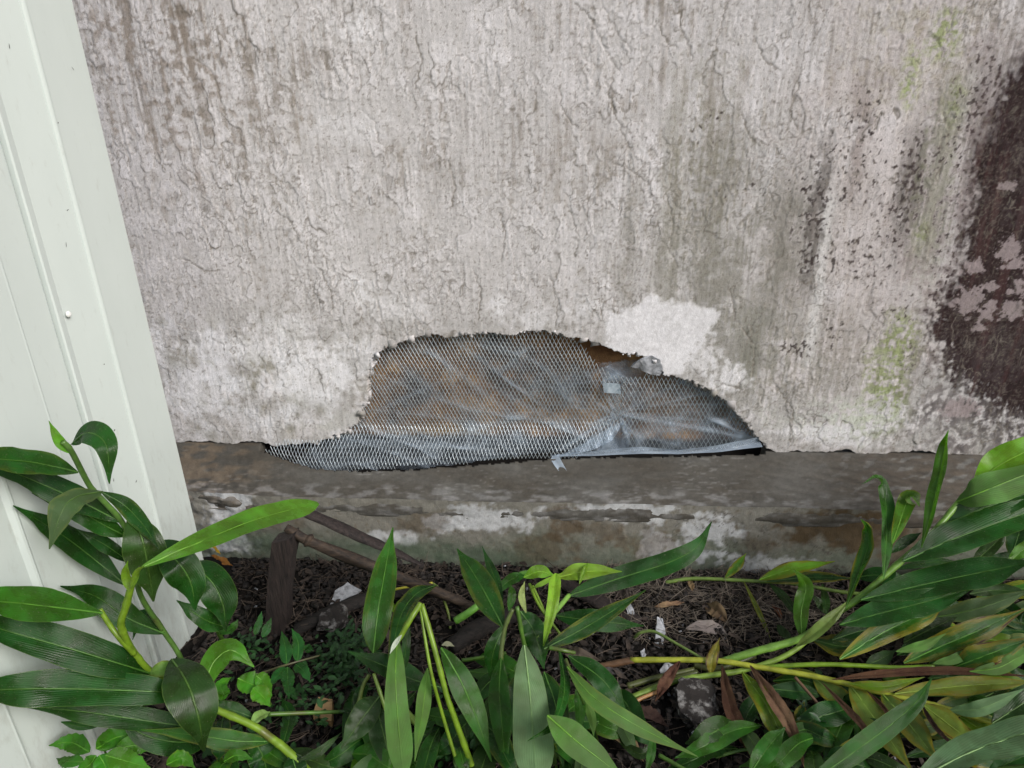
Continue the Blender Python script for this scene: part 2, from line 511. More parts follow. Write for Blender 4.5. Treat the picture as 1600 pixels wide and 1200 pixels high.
def crack_mask(x, z):
    m_ = np.zeros(len(x), dtype=np.float32)
    wx = x + 0.004 * fbm(x * 90, z * 90, 2, 3); wz = z + 0.004 * fbm(x * 90 + 4, z * 90, 2, 5)
    for k, cr in enumerate(CRACKS):
        P = [W(u, v) for u, v in cr]
        for (ax, az), (bx, bz) in zip(P, P[1:]):
            sel = np.nonzero((x > min(ax, bx) - 0.012) & (x < max(ax, bx) + 0.012) & (z > min(az, bz) - 0.012) & (z < max(az, bz) + 0.012))[0]
            xs, zs = wx[sel], wz[sel]
            t = np.clip(((xs - ax) * (bx - ax) + (zs - az) * (bz - az)) / ((bx - ax) ** 2 + (bz - az) ** 2), 0, 1)
            d = np.hypot(xs - ax - t * (bx - ax), zs - az - t * (bz - az))
            m_[sel] = np.maximum(m_[sel], np.exp(-(d / 0.0017) ** 2))
    return m_


def stucco_height(x, z):
    wx = x + 0.012 * fbm(x * 26, z * 20, 3, 1)
    wz = z + 0.012 * fbm(x * 26 + 9, z * 20, 3, 3)
    h = np.zeros_like(x)
    lines = np.zeros_like(x)
    plate = np.zeros_like(x)
    for k, (fx, fz, amp, thr) in enumerate(((15, 6, 1.2, 0.02), (32, 19, 1.2, 0.08), (64, 44, 0.9, 0.06), (120, 95, 0.55, 0.12))):
        n = fbm(wx * fx, wz * fz, 3, 4 + k * 3)
        msk = ss(-0.15, 0.32, fbm(x * 6 + k * 4.1, z * 5, 2, 9 + k))
        w = 0.0011 * fx
        st = ss(-w, w, n - thr)
        # each dab of plaster is thickest at its edge and feathers out inward
        h += amp * 1e-3 * msk * st * (0.35 + 0.65 * np.exp(-np.clip(n - thr, 0, 1) * 3.2))
        if k < 3: plate = np.maximum(plate, msk * st)
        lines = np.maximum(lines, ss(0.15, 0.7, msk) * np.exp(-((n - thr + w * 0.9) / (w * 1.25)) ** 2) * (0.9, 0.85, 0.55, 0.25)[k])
    h += 1.2e-3 * fbm(x * 8, z * 6, 3, 2)
    rough = ss(-0.15, 0.4, fbm(x * 5, z * 4, 2, 13))
    worm = (1 - np.abs(noise(wx * 80, wz * 80, 6))) ** 6
    h += rough * 0.25e-3 * worm
    h += (0.3 + 0.7 * rough) * 0.55e-3 * fbm(x * 180, z * 130, 2, 8)
    h += 0.40e-3 * fbm(x * 150, z * 9, 2, 5)
    ck = crack_mask(x, z)
    h -= 0.0012 * ck
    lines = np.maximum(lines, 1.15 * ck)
    wm = white_mask(x, z)
    return h * (1 - 0.7 * wm) + 0.0006 * wm, lines * (1 - 0.75 * wm), plate


def blob(x, z, u, v, ru, rv, warp=None, y=0.0, p=2):
    cx, cz = W(u, v, y)
    k = 0.00138
    dx = (x - cx) / (ru * k); dz = (z - cz) / (rv * k)
    d = (np.abs(dx) ** p + np.abs(dz) ** p) ** (1 / p)
    if warp is not None: d = d + warp
    return d


def stucco_color(x, z, lines, rough):
    n5 = fbm(x * 115, z * 95, 4, 12)
    n1 = fbm(x * 6, z * 5, 4, 1); n2 = fbm(x * 18, z * 15, 4, 5); n3 = fbm(x * 60, z * 55, 3, 7); n4 = fbm(x * 170, z * 150, 2, 3)
    st = fbm(x * 34, z * 2.2, 3, 9) + 0.5 * fbm(x * 110, z * 5, 2, 11)
    plate = rough
    c = np.tile(np.array([0.50, 0.49, 0.485], dtype=np.float32), (len(x), 1))
    c = mix(c, (0.64, 0.63, 0.64), ss(-0.1, 0.5, n2) * 0.45 + 0.45 * plate)
    zt = W(800, 230)[1]; zm = W(800, 440)[1]
    # soot and dust washed down in runs from above
    top = ss(zt - 0.12, zt + 0.14, z)
    patch = ss(-0.35, 0.35, fbm(x * 4.5, z * 5.5, 3, 6))
    c = mix(c, (0.235, 0.205, 0.175), np.clip(top * patch * ss(-0.15, 0.5, st * 0.8 + 0.5 * n2 + 0.3 * n3), 0, 1) * (0.85 - 0.55 * plate))
    c = mix(c, (0.30, 0.275, 0.24), ss(-0.05, 0.5, st * 0.5 + n3 * 0.6) * patch * (0.55 - 0.4 * plate))
    c = mix(c, (0.66, 0.645, 0.65), ss(0.2, 0.55, fbm(x * 60, z * 4.5, 2, 2) + 0.4 * n3 - 0.1) * 0.5 * top)
    # fine runs of rain-borne dirt over the whole upper wall
    run = fbm(x * 120, z * 5.0, 3, 14); run2 = fbm(x * 210, z * 11, 2, 4)
    up_ = ss(zm - 0.10, zt + 0.10, z)
    patch2 = ss(-0.2, 0.35, fbm(x * 3.2 + 2, z * 4.0, 3, 11) + 0.25 * n2)
    c = mix(c, (0.24, 0.222, 0.20), ss(0.02, 0.55, run + 0.35 * run2 + 0.25 * n2) * (0.12 + 0.88 * patch2) * (0.22 + 0.40 * up_) * (1 - 0.5 * plate))
    c = mix(c, (0.22, 0.205, 0.185), ss(0.15, 0.55, n5 + 0.3 * n4) * (0.2 + 0.35 * patch2))
    # pale, washed tone with mildew near the foot of the wall
    low = ss(zm + 0.05, zm - 0.16, z + 0.05 * n1)
    c = mix(c, (0.31, 0.305, 0.285), low * ss(-0.4, 0.4, n2 + 0.4 * n3) * 0.7)
    left_foot = np.clip(1.3 - blob(x, z, 400, 600, 230, 110, 0.5 * n2), 0, 1)
    c = mix(c, (0.64, 0.655, 0.675), left_foot * ss(-0.35, 0.3, fbm(x * 12, z * 14, 4, 14)) * 0.9)
    c = mix(c, (0.25, 0.245, 0.19), left_foot * ss(0.05, 0.45, fbm(x * 14 + 3, z * 13, 4, 10)) * 0.65)
    for (u, v, r) in ((313, 628, 9), (272, 628, 11), (378, 583, 6), (345, 593, 7), (398, 585, 4), (430, 594, 8), (520, 578, 10), (466, 648, 6),
                      (455, 668, 10), (331, 680, 14), (310, 668, 6), (252, 503, 10), (270, 560, 16), (330, 545, 14), (500, 640, 12)):
        c = mix(c, (0.17, 0.165, 0.12), np.clip(1.25 - blob(x, z, u, v, r, r, 0.5 * n3), 0, 1) * 0.55)
    # darker damp field right of the middle
    d = np.clip(1.5 - blob(x, z, 1160, 420, 150, 190, 0.8 * n2), 0, 1)
    c = mix(c, (0.205, 0.20, 0.165), d * ss(-0.5, 0.35, n2 + 0.5 * n3 + 0.5 * run) * 0.72)
    d = np.clip(1.4 - blob(x, z, 1100, 250, 60, 150, 0.8 * n2), 0, 1)
    c = mix(c, (0.22, 0.21, 0.16), d * ss(-0.4, 0.35, n3 + n2 + run) * 0.65)
    d = np.clip(1.4 - blob(x, z, 1290, 560, 170, 90, 0.9 * n2), 0, 1)
    c = mix(c, (0.215, 0.22, 0.18), d * ss(-0.6, 0.3, n3 + run) * 0.75)
    d = np.clip(1.5 - blob(x, z, 260, 60, 100, 180, 0.9 * n2), 0, 1)
    c = mix(c, (0.21, 0.175, 0.14), d * ss(-0.2, 0.4, n3 + 0.6 * st) * 0.7)
    # pinkish and brownish washes on the right
    d = np.clip(1.5 - blob(x, z, 1400, 330, 140, 330, 0.6 * n2), 0, 1)
    c = mix(c, (0.50, 0.45, 0.435), d * 0.5)
    d = np.clip(1.3 - blob(x, z, 1450, 40, 110, 130, 0.8 * n2), 0, 1)
    c = mix(c, (0.38, 0.36, 0.27), d * ss(-0.3, 0.5, n3 + n2) * 0.5)
    # the sloping pale run
    ax, az = W(1296, 300); bx, bz = W(1262, 570)
    t = np.clip((z - bz) / (az - bz), -0.3, 1.1)
    dd = np.abs(x - (bx + (ax - bx) * t) - 0.006 * n2) / 0.016
    c = mix(c, (0.62, 0.62, 0.61), np.clip(1.2 - dd, 0, 1) * ss(bz - 0.05, bz + 0.05, z) * ss(az + 0.05, az - 0.05, z) * 0.75)
    # green algae
    for (u, v, a, b_) in ((1388, 590, 36, 95), (1350, 655, 45, 30), (1492, 165, 16, 30), (1440, 365, 14, 22), (1410, 520, 30, 40), (1480, 60, 20, 30),
                         (1420, 130, 14, 40), (1392, 640, 30, 40)):
        d = np.clip(1.35 - blob(x, z, u, v, a, b_, 0.7 * n2), 0, 1)
        c = mix(c, (0.29, 0.37, 0.13), d * ss(-0.35, 0.35, n3 + 0.5 * n4) * 0.8)
    # pale salts low on the right
    d = np.clip(1.3 - blob(x, z, 1310, 655, 110, 40, 0.6 * n2), 0, 1)
    c = mix(c, (0.53, 0.55, 0.51), d * ss(-0.4, 0.2, n3) * 0.8)
    # broad mildew runs
    for (u0, v0, u1, v1, wd_, cc, f) in ((1060, 130, 1042, 480, 20, (0.22, 0.215, 0.16), 0.42), (1128, 220, 1105, 470, 34, (0.19, 0.185, 0.15), 0.5), (1240, 280, 1215, 480, 30, (0.15, 0.145, 0.115), 0.65),
                                        (1288, 240, 1262, 450, 13, (0.07, 0.06, 0.05), 0.7), (1436, 210, 1402, 390, 18, (0.09, 0.08, 0.065), 0.7), (1490, 130, 1440, 430, 24, (0.16, 0.17, 0.10), 0.6),
                                        (1355, 130, 1332, 310, 13, (0.16, 0.12, 0.10), 0.5), (1548, 90, 1505, 390, 20, (0.10, 0.075, 0.07), 0.5), (1180, 480, 1165, 600, 26, (0.16, 0.16, 0.125), 0.6), (985, 300, 975, 470, 12, (0.22, 0.215, 0.18), 0.5)):
        ax, az = W(u0, v0); bx, bz = W(u1, v1)
        t = np.clip((z - bz) / (az - bz), -0.2, 1.2)
        dd = np.abs(x - (bx + (ax - bx) * t) - 0.016 * n2) / (wd_ * 0.00138) + 0.8 * n3 + 0.7 * run + 0.4 * n5
        c = mix(c, cc, np.clip(1.25 - dd, 0, 1) * ss(bz - 0.09, bz + 0.08, z + 0.05 * run) * ss(az + 0.08, az - 0.06, z) * f)
    # black mould, in colonies of specks
    for (u, v, a, b_, th) in ((1272, 335, 22, 85, 0.14), (1262, 405, 14, 34, 0.0), (1340, 200, 46, 60, 0.40), (1345, 255, 55, 50, 0.42), (1418, 305, 20, 55, 0.02),
                              (1350, 395, 65, 65, 0.34), (1245, 545, 26, 16, 0.12), (1318, 312, 12, 12, 0.05), (1300, 520, 30, 30, 0.42), (1180, 295, 60, 12, 0.35),
                              (1450, 240, 60, 50, 0.36), (1110, 195, 30, 30, 0.5), (1420, 480, 50, 50, 0.5), (1530, 150, 30, 50, 0.2), (1490, 300, 30, 170, 0.42), (1490, 430, 30, 60, 0.28), (1440, 560, 40, 50, 0.5)):
        d = np.clip(1.5 - blob(x, z, u, v, a, b_, 0.6 * n2), 0, 1)
        c = mix(c, (0.042, 0.031, 0.03), ss(th, th + 0.3, (n5 * 1.1 + n3 * 0.4) + 0.55 * d - 0.42) * ss(0, 0.5, d) * 0.9)
    # the big dark stain
    poly = [W(u, v) for u, v in ((1780, 40), (1690, 30), (1600, 75), (1566, 105), (1548, 180), (1522, 235), (1512, 330), (1508, 395), (1478, 440), (1456, 480), (1462, 540),
                                 (1482, 575), (1520, 610), (1560, 640), (1650, 655), (1720, 640), (1760, 560), (1745, 470), (1790, 380), (1770, 260), (1800, 160))]
    inside = np.zeros(len(x), dtype=np.float32)
    sel = (x > W(1400, 300)[0]) & (x < W(1860, 300)[0]) & (z > BASE_Z - 0.02) & (z < W(1600, 0)[1] + 0.05)
    rg = np.random.default_rng(9)
    for _k in range(14):
        jx, jz = rg.normal(0, 0.009, 2)
        xx = x[sel] + 0.02 * n2[sel] + 0.022 * n3[sel] + 0.016 * n5[sel] + jx; zz = z[sel] + 0.02 * n2[sel] + 0.03 * run[sel] + 0.02 * n5[sel] + jz * 1.5
        inside[sel] += in_poly(xx, zz, poly) / 14.0
    near = np.clip(1.4 - blob(x, z, 1640, 380, 190, 330, 0.5 * n2), 0, 1)
    c = mix(c, (0.13, 0.10, 0.10), near * ss(0.0, 0.7, n3 + 0.4 + st * 0.3) * 0.7)
    c = mix(c, (0.075, 0.066, 0.068), np.clip(1.5 - blob(x, z, 1610, 640, 160, 100, 0.6 * n2), 0, 1) * ss(-0.5, 0.3, n3 + 0.5 * n5) * 0.9)
    dk = np.tile(np.array([0.024, 0.0125, 0.0135], dtype=np.float32), (len(x), 1))
    dk = mix(dk, (0.06, 0.030, 0.029), ss(0.0, 0.6, st + 0.3 * n2) * 0.7)
    dk = mix(dk, (0.058, 0.046, 0.047), ss(-0.1, 0.7, n3 * 0.6 + 0.7 * n1 + 0.4 * n5) * 0.6)
    c = c + (dk - c) * (inside ** 0.8)[:, None]
    for (u, v, a, b_) in ((1520, 418, 15, 12), (1515, 470, 22, 22), (1548, 448, 12, 8), (1528, 512, 14, 7), (1578, 392, 18, 20), (1585, 412, 18, 8),
                          (1574, 290, 12, 7), (1580, 485, 20, 14), (1548, 478, 9, 9), (1592, 447, 9, 14), (1578, 456, 6, 6), (1500, 640, 28, 18),
                          (1540, 492, 10, 10), (1630, 430, 30, 40)):
        d = 1.0 - blob(x, z, u, v, a, b_, 0.75 * n3 + 0.35 * n4)
        c = mix(c, (0.30, 0.255, 0.255), ss(-0.08, 0.22, d + 0.15 * n5) * 0.85)
    # bare white render where paint has come off
    c = mix(c, (0.72, 0.725, 0.745), white_mask(x, z) * np.clip(0.78 + 0.15 * n3, 0, 1))
    for (u, v, a, b_, f) in ((1135, 590, 36, 28, 0.8), (555, 440, 26, 12, 0.6), (565, 462, 18, 14, 0.65), (778, 480, 16, 26, 0.6), (840, 500, 40, 22, 0.5), (560, 45, 30, 22, 0.5),
                             (545, 200, 60, 30, 0.35), (330, 545, 60, 16, 0.5), (245, 525, 12, 26, 0.8), (470, 545, 60, 20, 0.5), (1075, 610, 40, 14, 0.3),
                             (920, 480, 30, 20, 0.4), (1085, 565, 50, 30, 0.6), (400, 545, 130, 32, 0.55), (330, 605, 90, 50, 0.45), (500, 575, 70, 45, 0.5), (540, 540, 40, 20, 0.5), (470, 600, 90, 40, 0.5), (300, 620, 50, 40, 0.4), (620, 480, 60, 30, 0.35), (1290, 675, 90, 14, 0.6), (1380, 650, 50, 30, 0.35), (1330, 690, 70, 10, 0.5), (440, 505, 70, 20, 0.3), (1000, 615, 60, 10, 0.0)):
        d = np.clip(1.25 - blob(x, z, u, v, a, b_, 0.7 * n3 + 0.3 * n2), 0, 1)
        c = mix(c, (0.73, 0.735, 0.75), ss(0.0, 0.95, d) * f)
    # dirt in hairline cracks; dab edges carry grime plus painted step shadow
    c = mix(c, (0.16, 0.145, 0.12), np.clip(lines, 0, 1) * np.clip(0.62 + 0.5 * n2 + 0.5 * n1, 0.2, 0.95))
    c = mix(c, (0.12, 0.105, 0.085), ss(0.42, 0.62, n4 + 0.4 * n3) * 0.5 * (1 - white_mask(x, z)))
    c *= np.array([0.995, 0.985, 1.0], dtype=np.float32)
    c *= (1 + 0.10 * n4 + 0.06 * n3)[:, None]
    return np.clip(c, 0.015, 0.85)


xl = W(100, 400)[0]; xr = W(1640, 712)[0]
zt = W(1600, 0)[1] + 0.02
XS = fine_axis(xl, xr, 0.0021, -4.0, 6.0, 1.2, 0.0052, 0.15, 0.9)
ZS = fine_axis(BASE_Z, zt, 0.0021, BASE_Z, 3.1, 1.2, 0.0056, 0, 0.6)
xg, zg = np.meshgrid(XS, ZS)
x = xg.ravel(); z = zg.ravel()
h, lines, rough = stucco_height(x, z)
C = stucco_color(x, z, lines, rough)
# ragged lower edge
foot = ss(BASE_Z + 0.03, BASE_Z, z)
zz_ = z + foot * (0.012 * fbm(x * 13, x * 0 + 2, 4, 2) + 0.003 * noise(x * 90, x * 0 + 1, 3) - 0.003)
# the coat curls outward a little round the hole
V = np.stack([x, -h * (1 - 0.3 * foot), zz_], -1)
Fq = grid_faces(len(ZS), len(XS))
cx = x[Fq].mean(1); cz = z[Fq].mean(1)
hx = cx + 0.006 * fbm(cx * 70, cz * 70, 3, 2) + 0.003 * noise(cx * 200, cz * 200, 5)
hz = cz + 0.006 * fbm(cx * 70 + 5, cz * 70, 3, 4) + 0.003 * noise(cx * 200 + 3, cz * 200, 7)
keep = ~in_poly(hx, hz, HOLE_W)
Fk = Fq[keep]
# torn edge: extrude the border back through the coat
E = np.concatenate([Fk[:, [0, 1]], Fk[:, [1, 2]], Fk[:, [2, 3]], Fk[:, [3, 0]]])
key = np.sort(E, 1); kk = key[:, 0].astype(np.int64) * len(V) + key[:, 1]
uq, idx, cnt = np.unique(kk, return_index=True, return_counts=True)
BE = E[idx[cnt == 1]]
# smooth the staircase of the border
bv = np.unique(BE)
inner = (x[bv] > HOLE_W[0][0] - 0.05) & (x[bv] < HOLE_W[-2][0] + 0.05) & (z[bv] > BASE_Z + 0.001) & (z[bv] < BASE_Z + 0.4)
bset = bv[inner]
for it in range(1):
    acc = np.zeros((len(V), 3)); ct = np.zeros(len(V))
    np.add.at(acc, BE[:, 0], V[BE[:, 1]]); np.add.at(acc, BE[:, 1], V[BE[:, 0]])
    np.add.at(ct, BE[:, 0], 1); np.add.at(ct, BE[:, 1], 1)
    V[bset] = 0.5 * V[bset] + 0.5 * acc[bset] / ct[bset][:, None]
BEi = BE
nb = len(V)
remap = -np.ones(len(V), dtype=np.int64)
used = np.unique(BEi)
remap[used] = nb + np.arange(len(used))
back = V[used].copy()
back[:, 1] = 0.032
hole_b = (x[used] > HOLE_W[0][0] - 0.02) & (x[used] < HOLE_W[-2][0] + 0.02) & (z[used] < BASE_Z + 0.4)
jit = np.random.default_rng(3).normal(0, 0.0025, (len(used), 3)); jit[:, 1] = 0
back += jit * hole_b[:, None]
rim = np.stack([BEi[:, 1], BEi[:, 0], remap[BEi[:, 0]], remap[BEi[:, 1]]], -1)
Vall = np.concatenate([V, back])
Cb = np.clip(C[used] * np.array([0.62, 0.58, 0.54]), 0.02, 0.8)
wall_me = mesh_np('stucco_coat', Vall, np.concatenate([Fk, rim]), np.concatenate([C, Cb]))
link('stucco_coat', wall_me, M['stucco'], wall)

_cr = np.random.default_rng(8); _hb = used[hole_b & (z[used] > BASE_Z + 0.004)]
Vc = []; Fc_ = []; Cl = []
for i in _cr.choice(_hb, 150, replace=False):
    p0 = Vall[i] + np.array((_cr.normal(0, 0.002), _cr.uniform(0.0, 0.024), _cr.normal(0, 0.002))); r0 = _cr.uniform(0.0015, 0.0045) * (1 + (_cr.random() < 0.15)); b0 = len(Vc)
    for sx in (-1, 1):
        for sy in (-1, 1):
            for sz in (-1, 1): Vc.append(p0 + np.array((sx, sy * 0.8, sz)) * r0 + _cr.normal(0, 0.35 * r0, 3)); Cl.append(C[i] * _cr.uniform(0.6, 1.15))
    for f in ((0, 1, 3, 2), (4, 6, 7, 5), (0, 4, 5, 1), (2, 3, 7, 6), (0, 2, 6, 4), (1, 5, 7, 3)): Fc_.append(tuple(b0 + q_ for q_ in f))
_o = link('render_crumbs', mesh_np('render_crumbs', np.array(Vc), np.array(Fc_), np.array(Cl)), M['stucco'], wall, smooth=False)
_o['kind'] = 'stuff'

# sheathing board behind the hole
XB = np.arange(W(380, 600)[0], W(1230, 600)[0], 0.006); ZB = np.arange(BASE_Z - 0.12, BASE_Z + 0.42, 0.006)
xg, zg = np.meshgrid(XB, ZB); x = xg.ravel(); z = zg.ravel()
n1 = fbm(x * 10, z * 8, 4, 2); n2 = fbm(x * 40, z * 26, 3, 6)
C = np.tile(np.array([0.25, 0.13, 0.058], dtype=np.float32), (len(x), 1))
C = mix(C, (0.085, 0.055, 0.042), ss(-0.05, 0.5, n1))
C = mix(C, (0.46, 0.26, 0.11), ss(0.1, 0.5, -n1 + 0.4 * n2) * 0.8)
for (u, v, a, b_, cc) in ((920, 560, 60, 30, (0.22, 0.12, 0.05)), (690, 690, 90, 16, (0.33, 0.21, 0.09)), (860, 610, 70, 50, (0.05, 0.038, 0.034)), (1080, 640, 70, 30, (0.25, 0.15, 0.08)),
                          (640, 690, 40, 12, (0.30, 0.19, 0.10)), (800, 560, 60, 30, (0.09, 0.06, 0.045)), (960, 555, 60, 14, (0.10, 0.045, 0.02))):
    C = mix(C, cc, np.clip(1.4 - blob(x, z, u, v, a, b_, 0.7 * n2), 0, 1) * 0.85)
C = mix(C, (0.010, 0.008, 0.007), ss(BASE_Z + 0.012, BASE_Z - 0.004, z + 0.004 * n2))  # shade of the gap below the lath, painted into the board
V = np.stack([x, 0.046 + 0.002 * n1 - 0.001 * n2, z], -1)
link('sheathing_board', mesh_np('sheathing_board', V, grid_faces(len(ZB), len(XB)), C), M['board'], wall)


CREASES = [(968, 655, 872, 716, 5, .9), (968, 655, 905, 714, 3, .7), (968, 655, 985, 702, 4, .6), (968, 655, 1178, 672, 4, .6), (968, 655, 1185, 695, 6, .8), (968, 655, 1150, 612, 2.5, .6), (968, 655, 1080, 598, 3, .5),
           (968, 655, 900, 575, 3, .7), (968, 655, 880, 540, 2.5, .5), (968, 655, 860, 640, 3, .5), (705, 540, 905, 688, 3, .7), (640, 535, 800, 660, 6, .6), (585, 650, 700, 600, 5, .5), (600, 565, 700, 640, 7, .5),
           (760, 610, 900, 690, 5, .6), (700, 690, 850, 650, 6, .5), (560, 700, 760, 715, 7, .6), (780, 590, 850, 530, 3, .4), (890, 610, 960, 600, 3, .6), (820, 560, 930, 660, 2, .5), (1000, 690, 1180, 655, 7, .5), (990, 640, 1160, 640, 2, .5)]


# polythene film with creases gathered toward a staple
def film(name, poly, y0, seed, staple, extra=0.0, step=0.0028):
    us = [W(u, v) for u, v in poly]
    xs = [p[0] for p in us]; zs = [p[1] for p in us]
    XF = np.arange(min(xs), max(xs) + step, step); ZF = np.arange(min(zs), max(zs) + step, step)
    xg, zg = np.meshgrid(XF, ZF); x = xg.ravel(); z = zg.ravel()
    sx, sz = W(*staple)
    ang = np.arctan2(z - sz, x - sx); rad = np.hypot(x - sx, z - sz)
    n = fbm(x * 9, z * 9, 3, seed)
    cr = np.sin(ang * 9 + 2.5 * n + seed) * np.exp(-rad / 0.16) + 0.55 * np.sin(ang * 17 + 4 * n) * np.exp(-rad / 0.10)
    fold = (1 - np.abs(fbm(x * 5 + z * 7, z * 3 - x * 2, 2, seed + 3))) ** 6
    fold2 = (1 - np.abs(noise(x * 3.0 + z * 9, z * 2 - x * 1.5, seed + 5))) ** 9
    ridge = np.zeros_like(x)
    for (ua, va, ub, vb, wd_, st_) in CREASES:
        ax, az = W(ua, va); bx, bz = W(ub, vb)
        L_ = math.hypot(bx - ax, bz - az); t_ = np.clip(((x - ax) * (bx - ax) + (z - az) * (bz - az)) / L_ ** 2, 0, 1)
        dd = np.hypot(x - ax - t_ * (bx - ax), z - az - t_ * (bz - az)) + 0.0015 * n
        ridge = np.maximum(ridge, st_ * np.exp(-(dd / (wd_ * 0.0013)) ** 2) * (0.5 + 0.5 * np.sin(t_ * 3.1)))
    y = y0 - 0.004 * ridge - 0.003 * cr * np.clip(rad / 0.02, 0, 1) - 0.005 * fold - 0.004 * fold2 - 0.003 * n
    op = 0.02 + extra + 0.42 * ridge + 0.22 * fold ** 3 + 0.22 * fold2 ** 2.5 + 0.35 * np.clip(cr, 0, 1) ** 4 + 0.12 * ss(0.1, 0.5, fbm(x * 14, z * 20, 3, seed + 1))
    low = ss(BASE_Z + 0.09, BASE_Z, z)
    op += 0.05 * low
    Fq = grid_faces(len(ZF), len(XF))
    px = x[Fq].mean(1); pz = z[Fq].mean(1)
    k = in_poly(px + 0.003 * noise(px * 70, pz * 70, 3), pz + 0.003 * noise(px * 70, pz * 70, 4), us)
    me = mesh_np(name, np.stack([x, y, z], -1), Fq[k], np.repeat(np.clip(op, 0.03, 0.8)[:, None], 3, 1))
    return link(name, me, M['film'], wall)


film('plastic_film', [(440, 745), (530, 670), (560, 610), (568, 520), (700, 500), (860, 560), (920, 590), (975, 570), (1000, 600), (985, 712), (860, 716), (640, 745)], 0.036, 2, (968, 655))
film('plastic_film', [(935, 575), (1040, 565), (1120, 590), (1190, 655), (1192, 706), (1090, 710), (940, 716), (955, 650)], 0.031, 5, (968, 655), 0.03)

# torn strips of film along the sill and the tongue that hangs over it
def ribbon(name, pts, widths, mat, parent, op=0.55, wave=0.002, nseg=28):
    P = [np.array(p) for p in pts]
    ts = np.linspace(0, 1, nseg); out = []
    seg = len(P) - 1
    Vr = []; Cr = []
    for t in ts:
        f = t * seg; i = min(int(f), seg - 1); f -= i
        p = P[i] * (1 - f) + P[i + 1] * f
        wd = np.interp(t, np.linspace(0, 1, len(widths)), widths)
        d = P[i + 1] - P[i]; d = d / np.linalg.norm(d)
        side = np.cross(d, np.array((0, -1.0, 0.5))); side /= np.linalg.norm(side)
        nrm = np.cross(side, d)
        for s in np.linspace(-1, 1, 5):
            Vr.append(p + side * s * wd * 0.5 + nrm * wave * math.sin(t * 31 + s * 2.2) + nrm * wave * 2 * (s * s))
            Cr.append([op * (0.7 + 0.4 * abs(s))] * 3)
    me = mesh_np(name, Vr, grid_faces(nseg, 5), np.array(Cr))
    return link(name, me, mat, parent)


def wl(u, v, y): return tuple(on_y(u, v, y))
ribbon('plastic_strip', [wl(862, 712, -0.012), wl(930, 708, -0.016), wl(1000, 703, -0.016), wl(1060, 706, -0.014), wl(1120, 701, -0.008), wl(1188, 690, 0.004)], [0.004, 0.012, 0.017, 0.010, 0.016, 0.024], M['film'], wall, 0.36, 0.0035)
ribbon('plastic_strip', [wl(876, 712, -0.012), wl(920, 697, -0.012), wl(950, 680, -0.006), wl(972, 660, 0.006)], [0.004, 0.022, 0.03, 0.006], M['film'], wall, 0.28, 0.004)
ribbon('plastic_tongue', [wl(866, 713, -0.014), wl(872, 724, -0.030), wl(880, 736, -0.040), wl(887, 746, -0.046)], [0.022, 0.020, 0.016, 0.008], M['film'], wall, 0.45, 0.001)
tp = on_y(956, 606, 0.008)
tg = bmesh.new()
bmesh.ops.create_grid(tg, x_segments=6, y_segments=5, size=0.5)
for v_ in tg.verts:
    a, b_ = v_.co.x, v_.co.y
    v_.co = Vector((tp.x + a * 0.040 - b_ * 0.004, 0.006 + 0.002 * math.sin(a * 5), tp.z + b_ * 0.026 - a * 0.005))
me = bpy.data.meshes.new('plastic_tag'); tg.to_mesh(me); tg.free()
link('plastic_tag', me, M['tape'], wall)


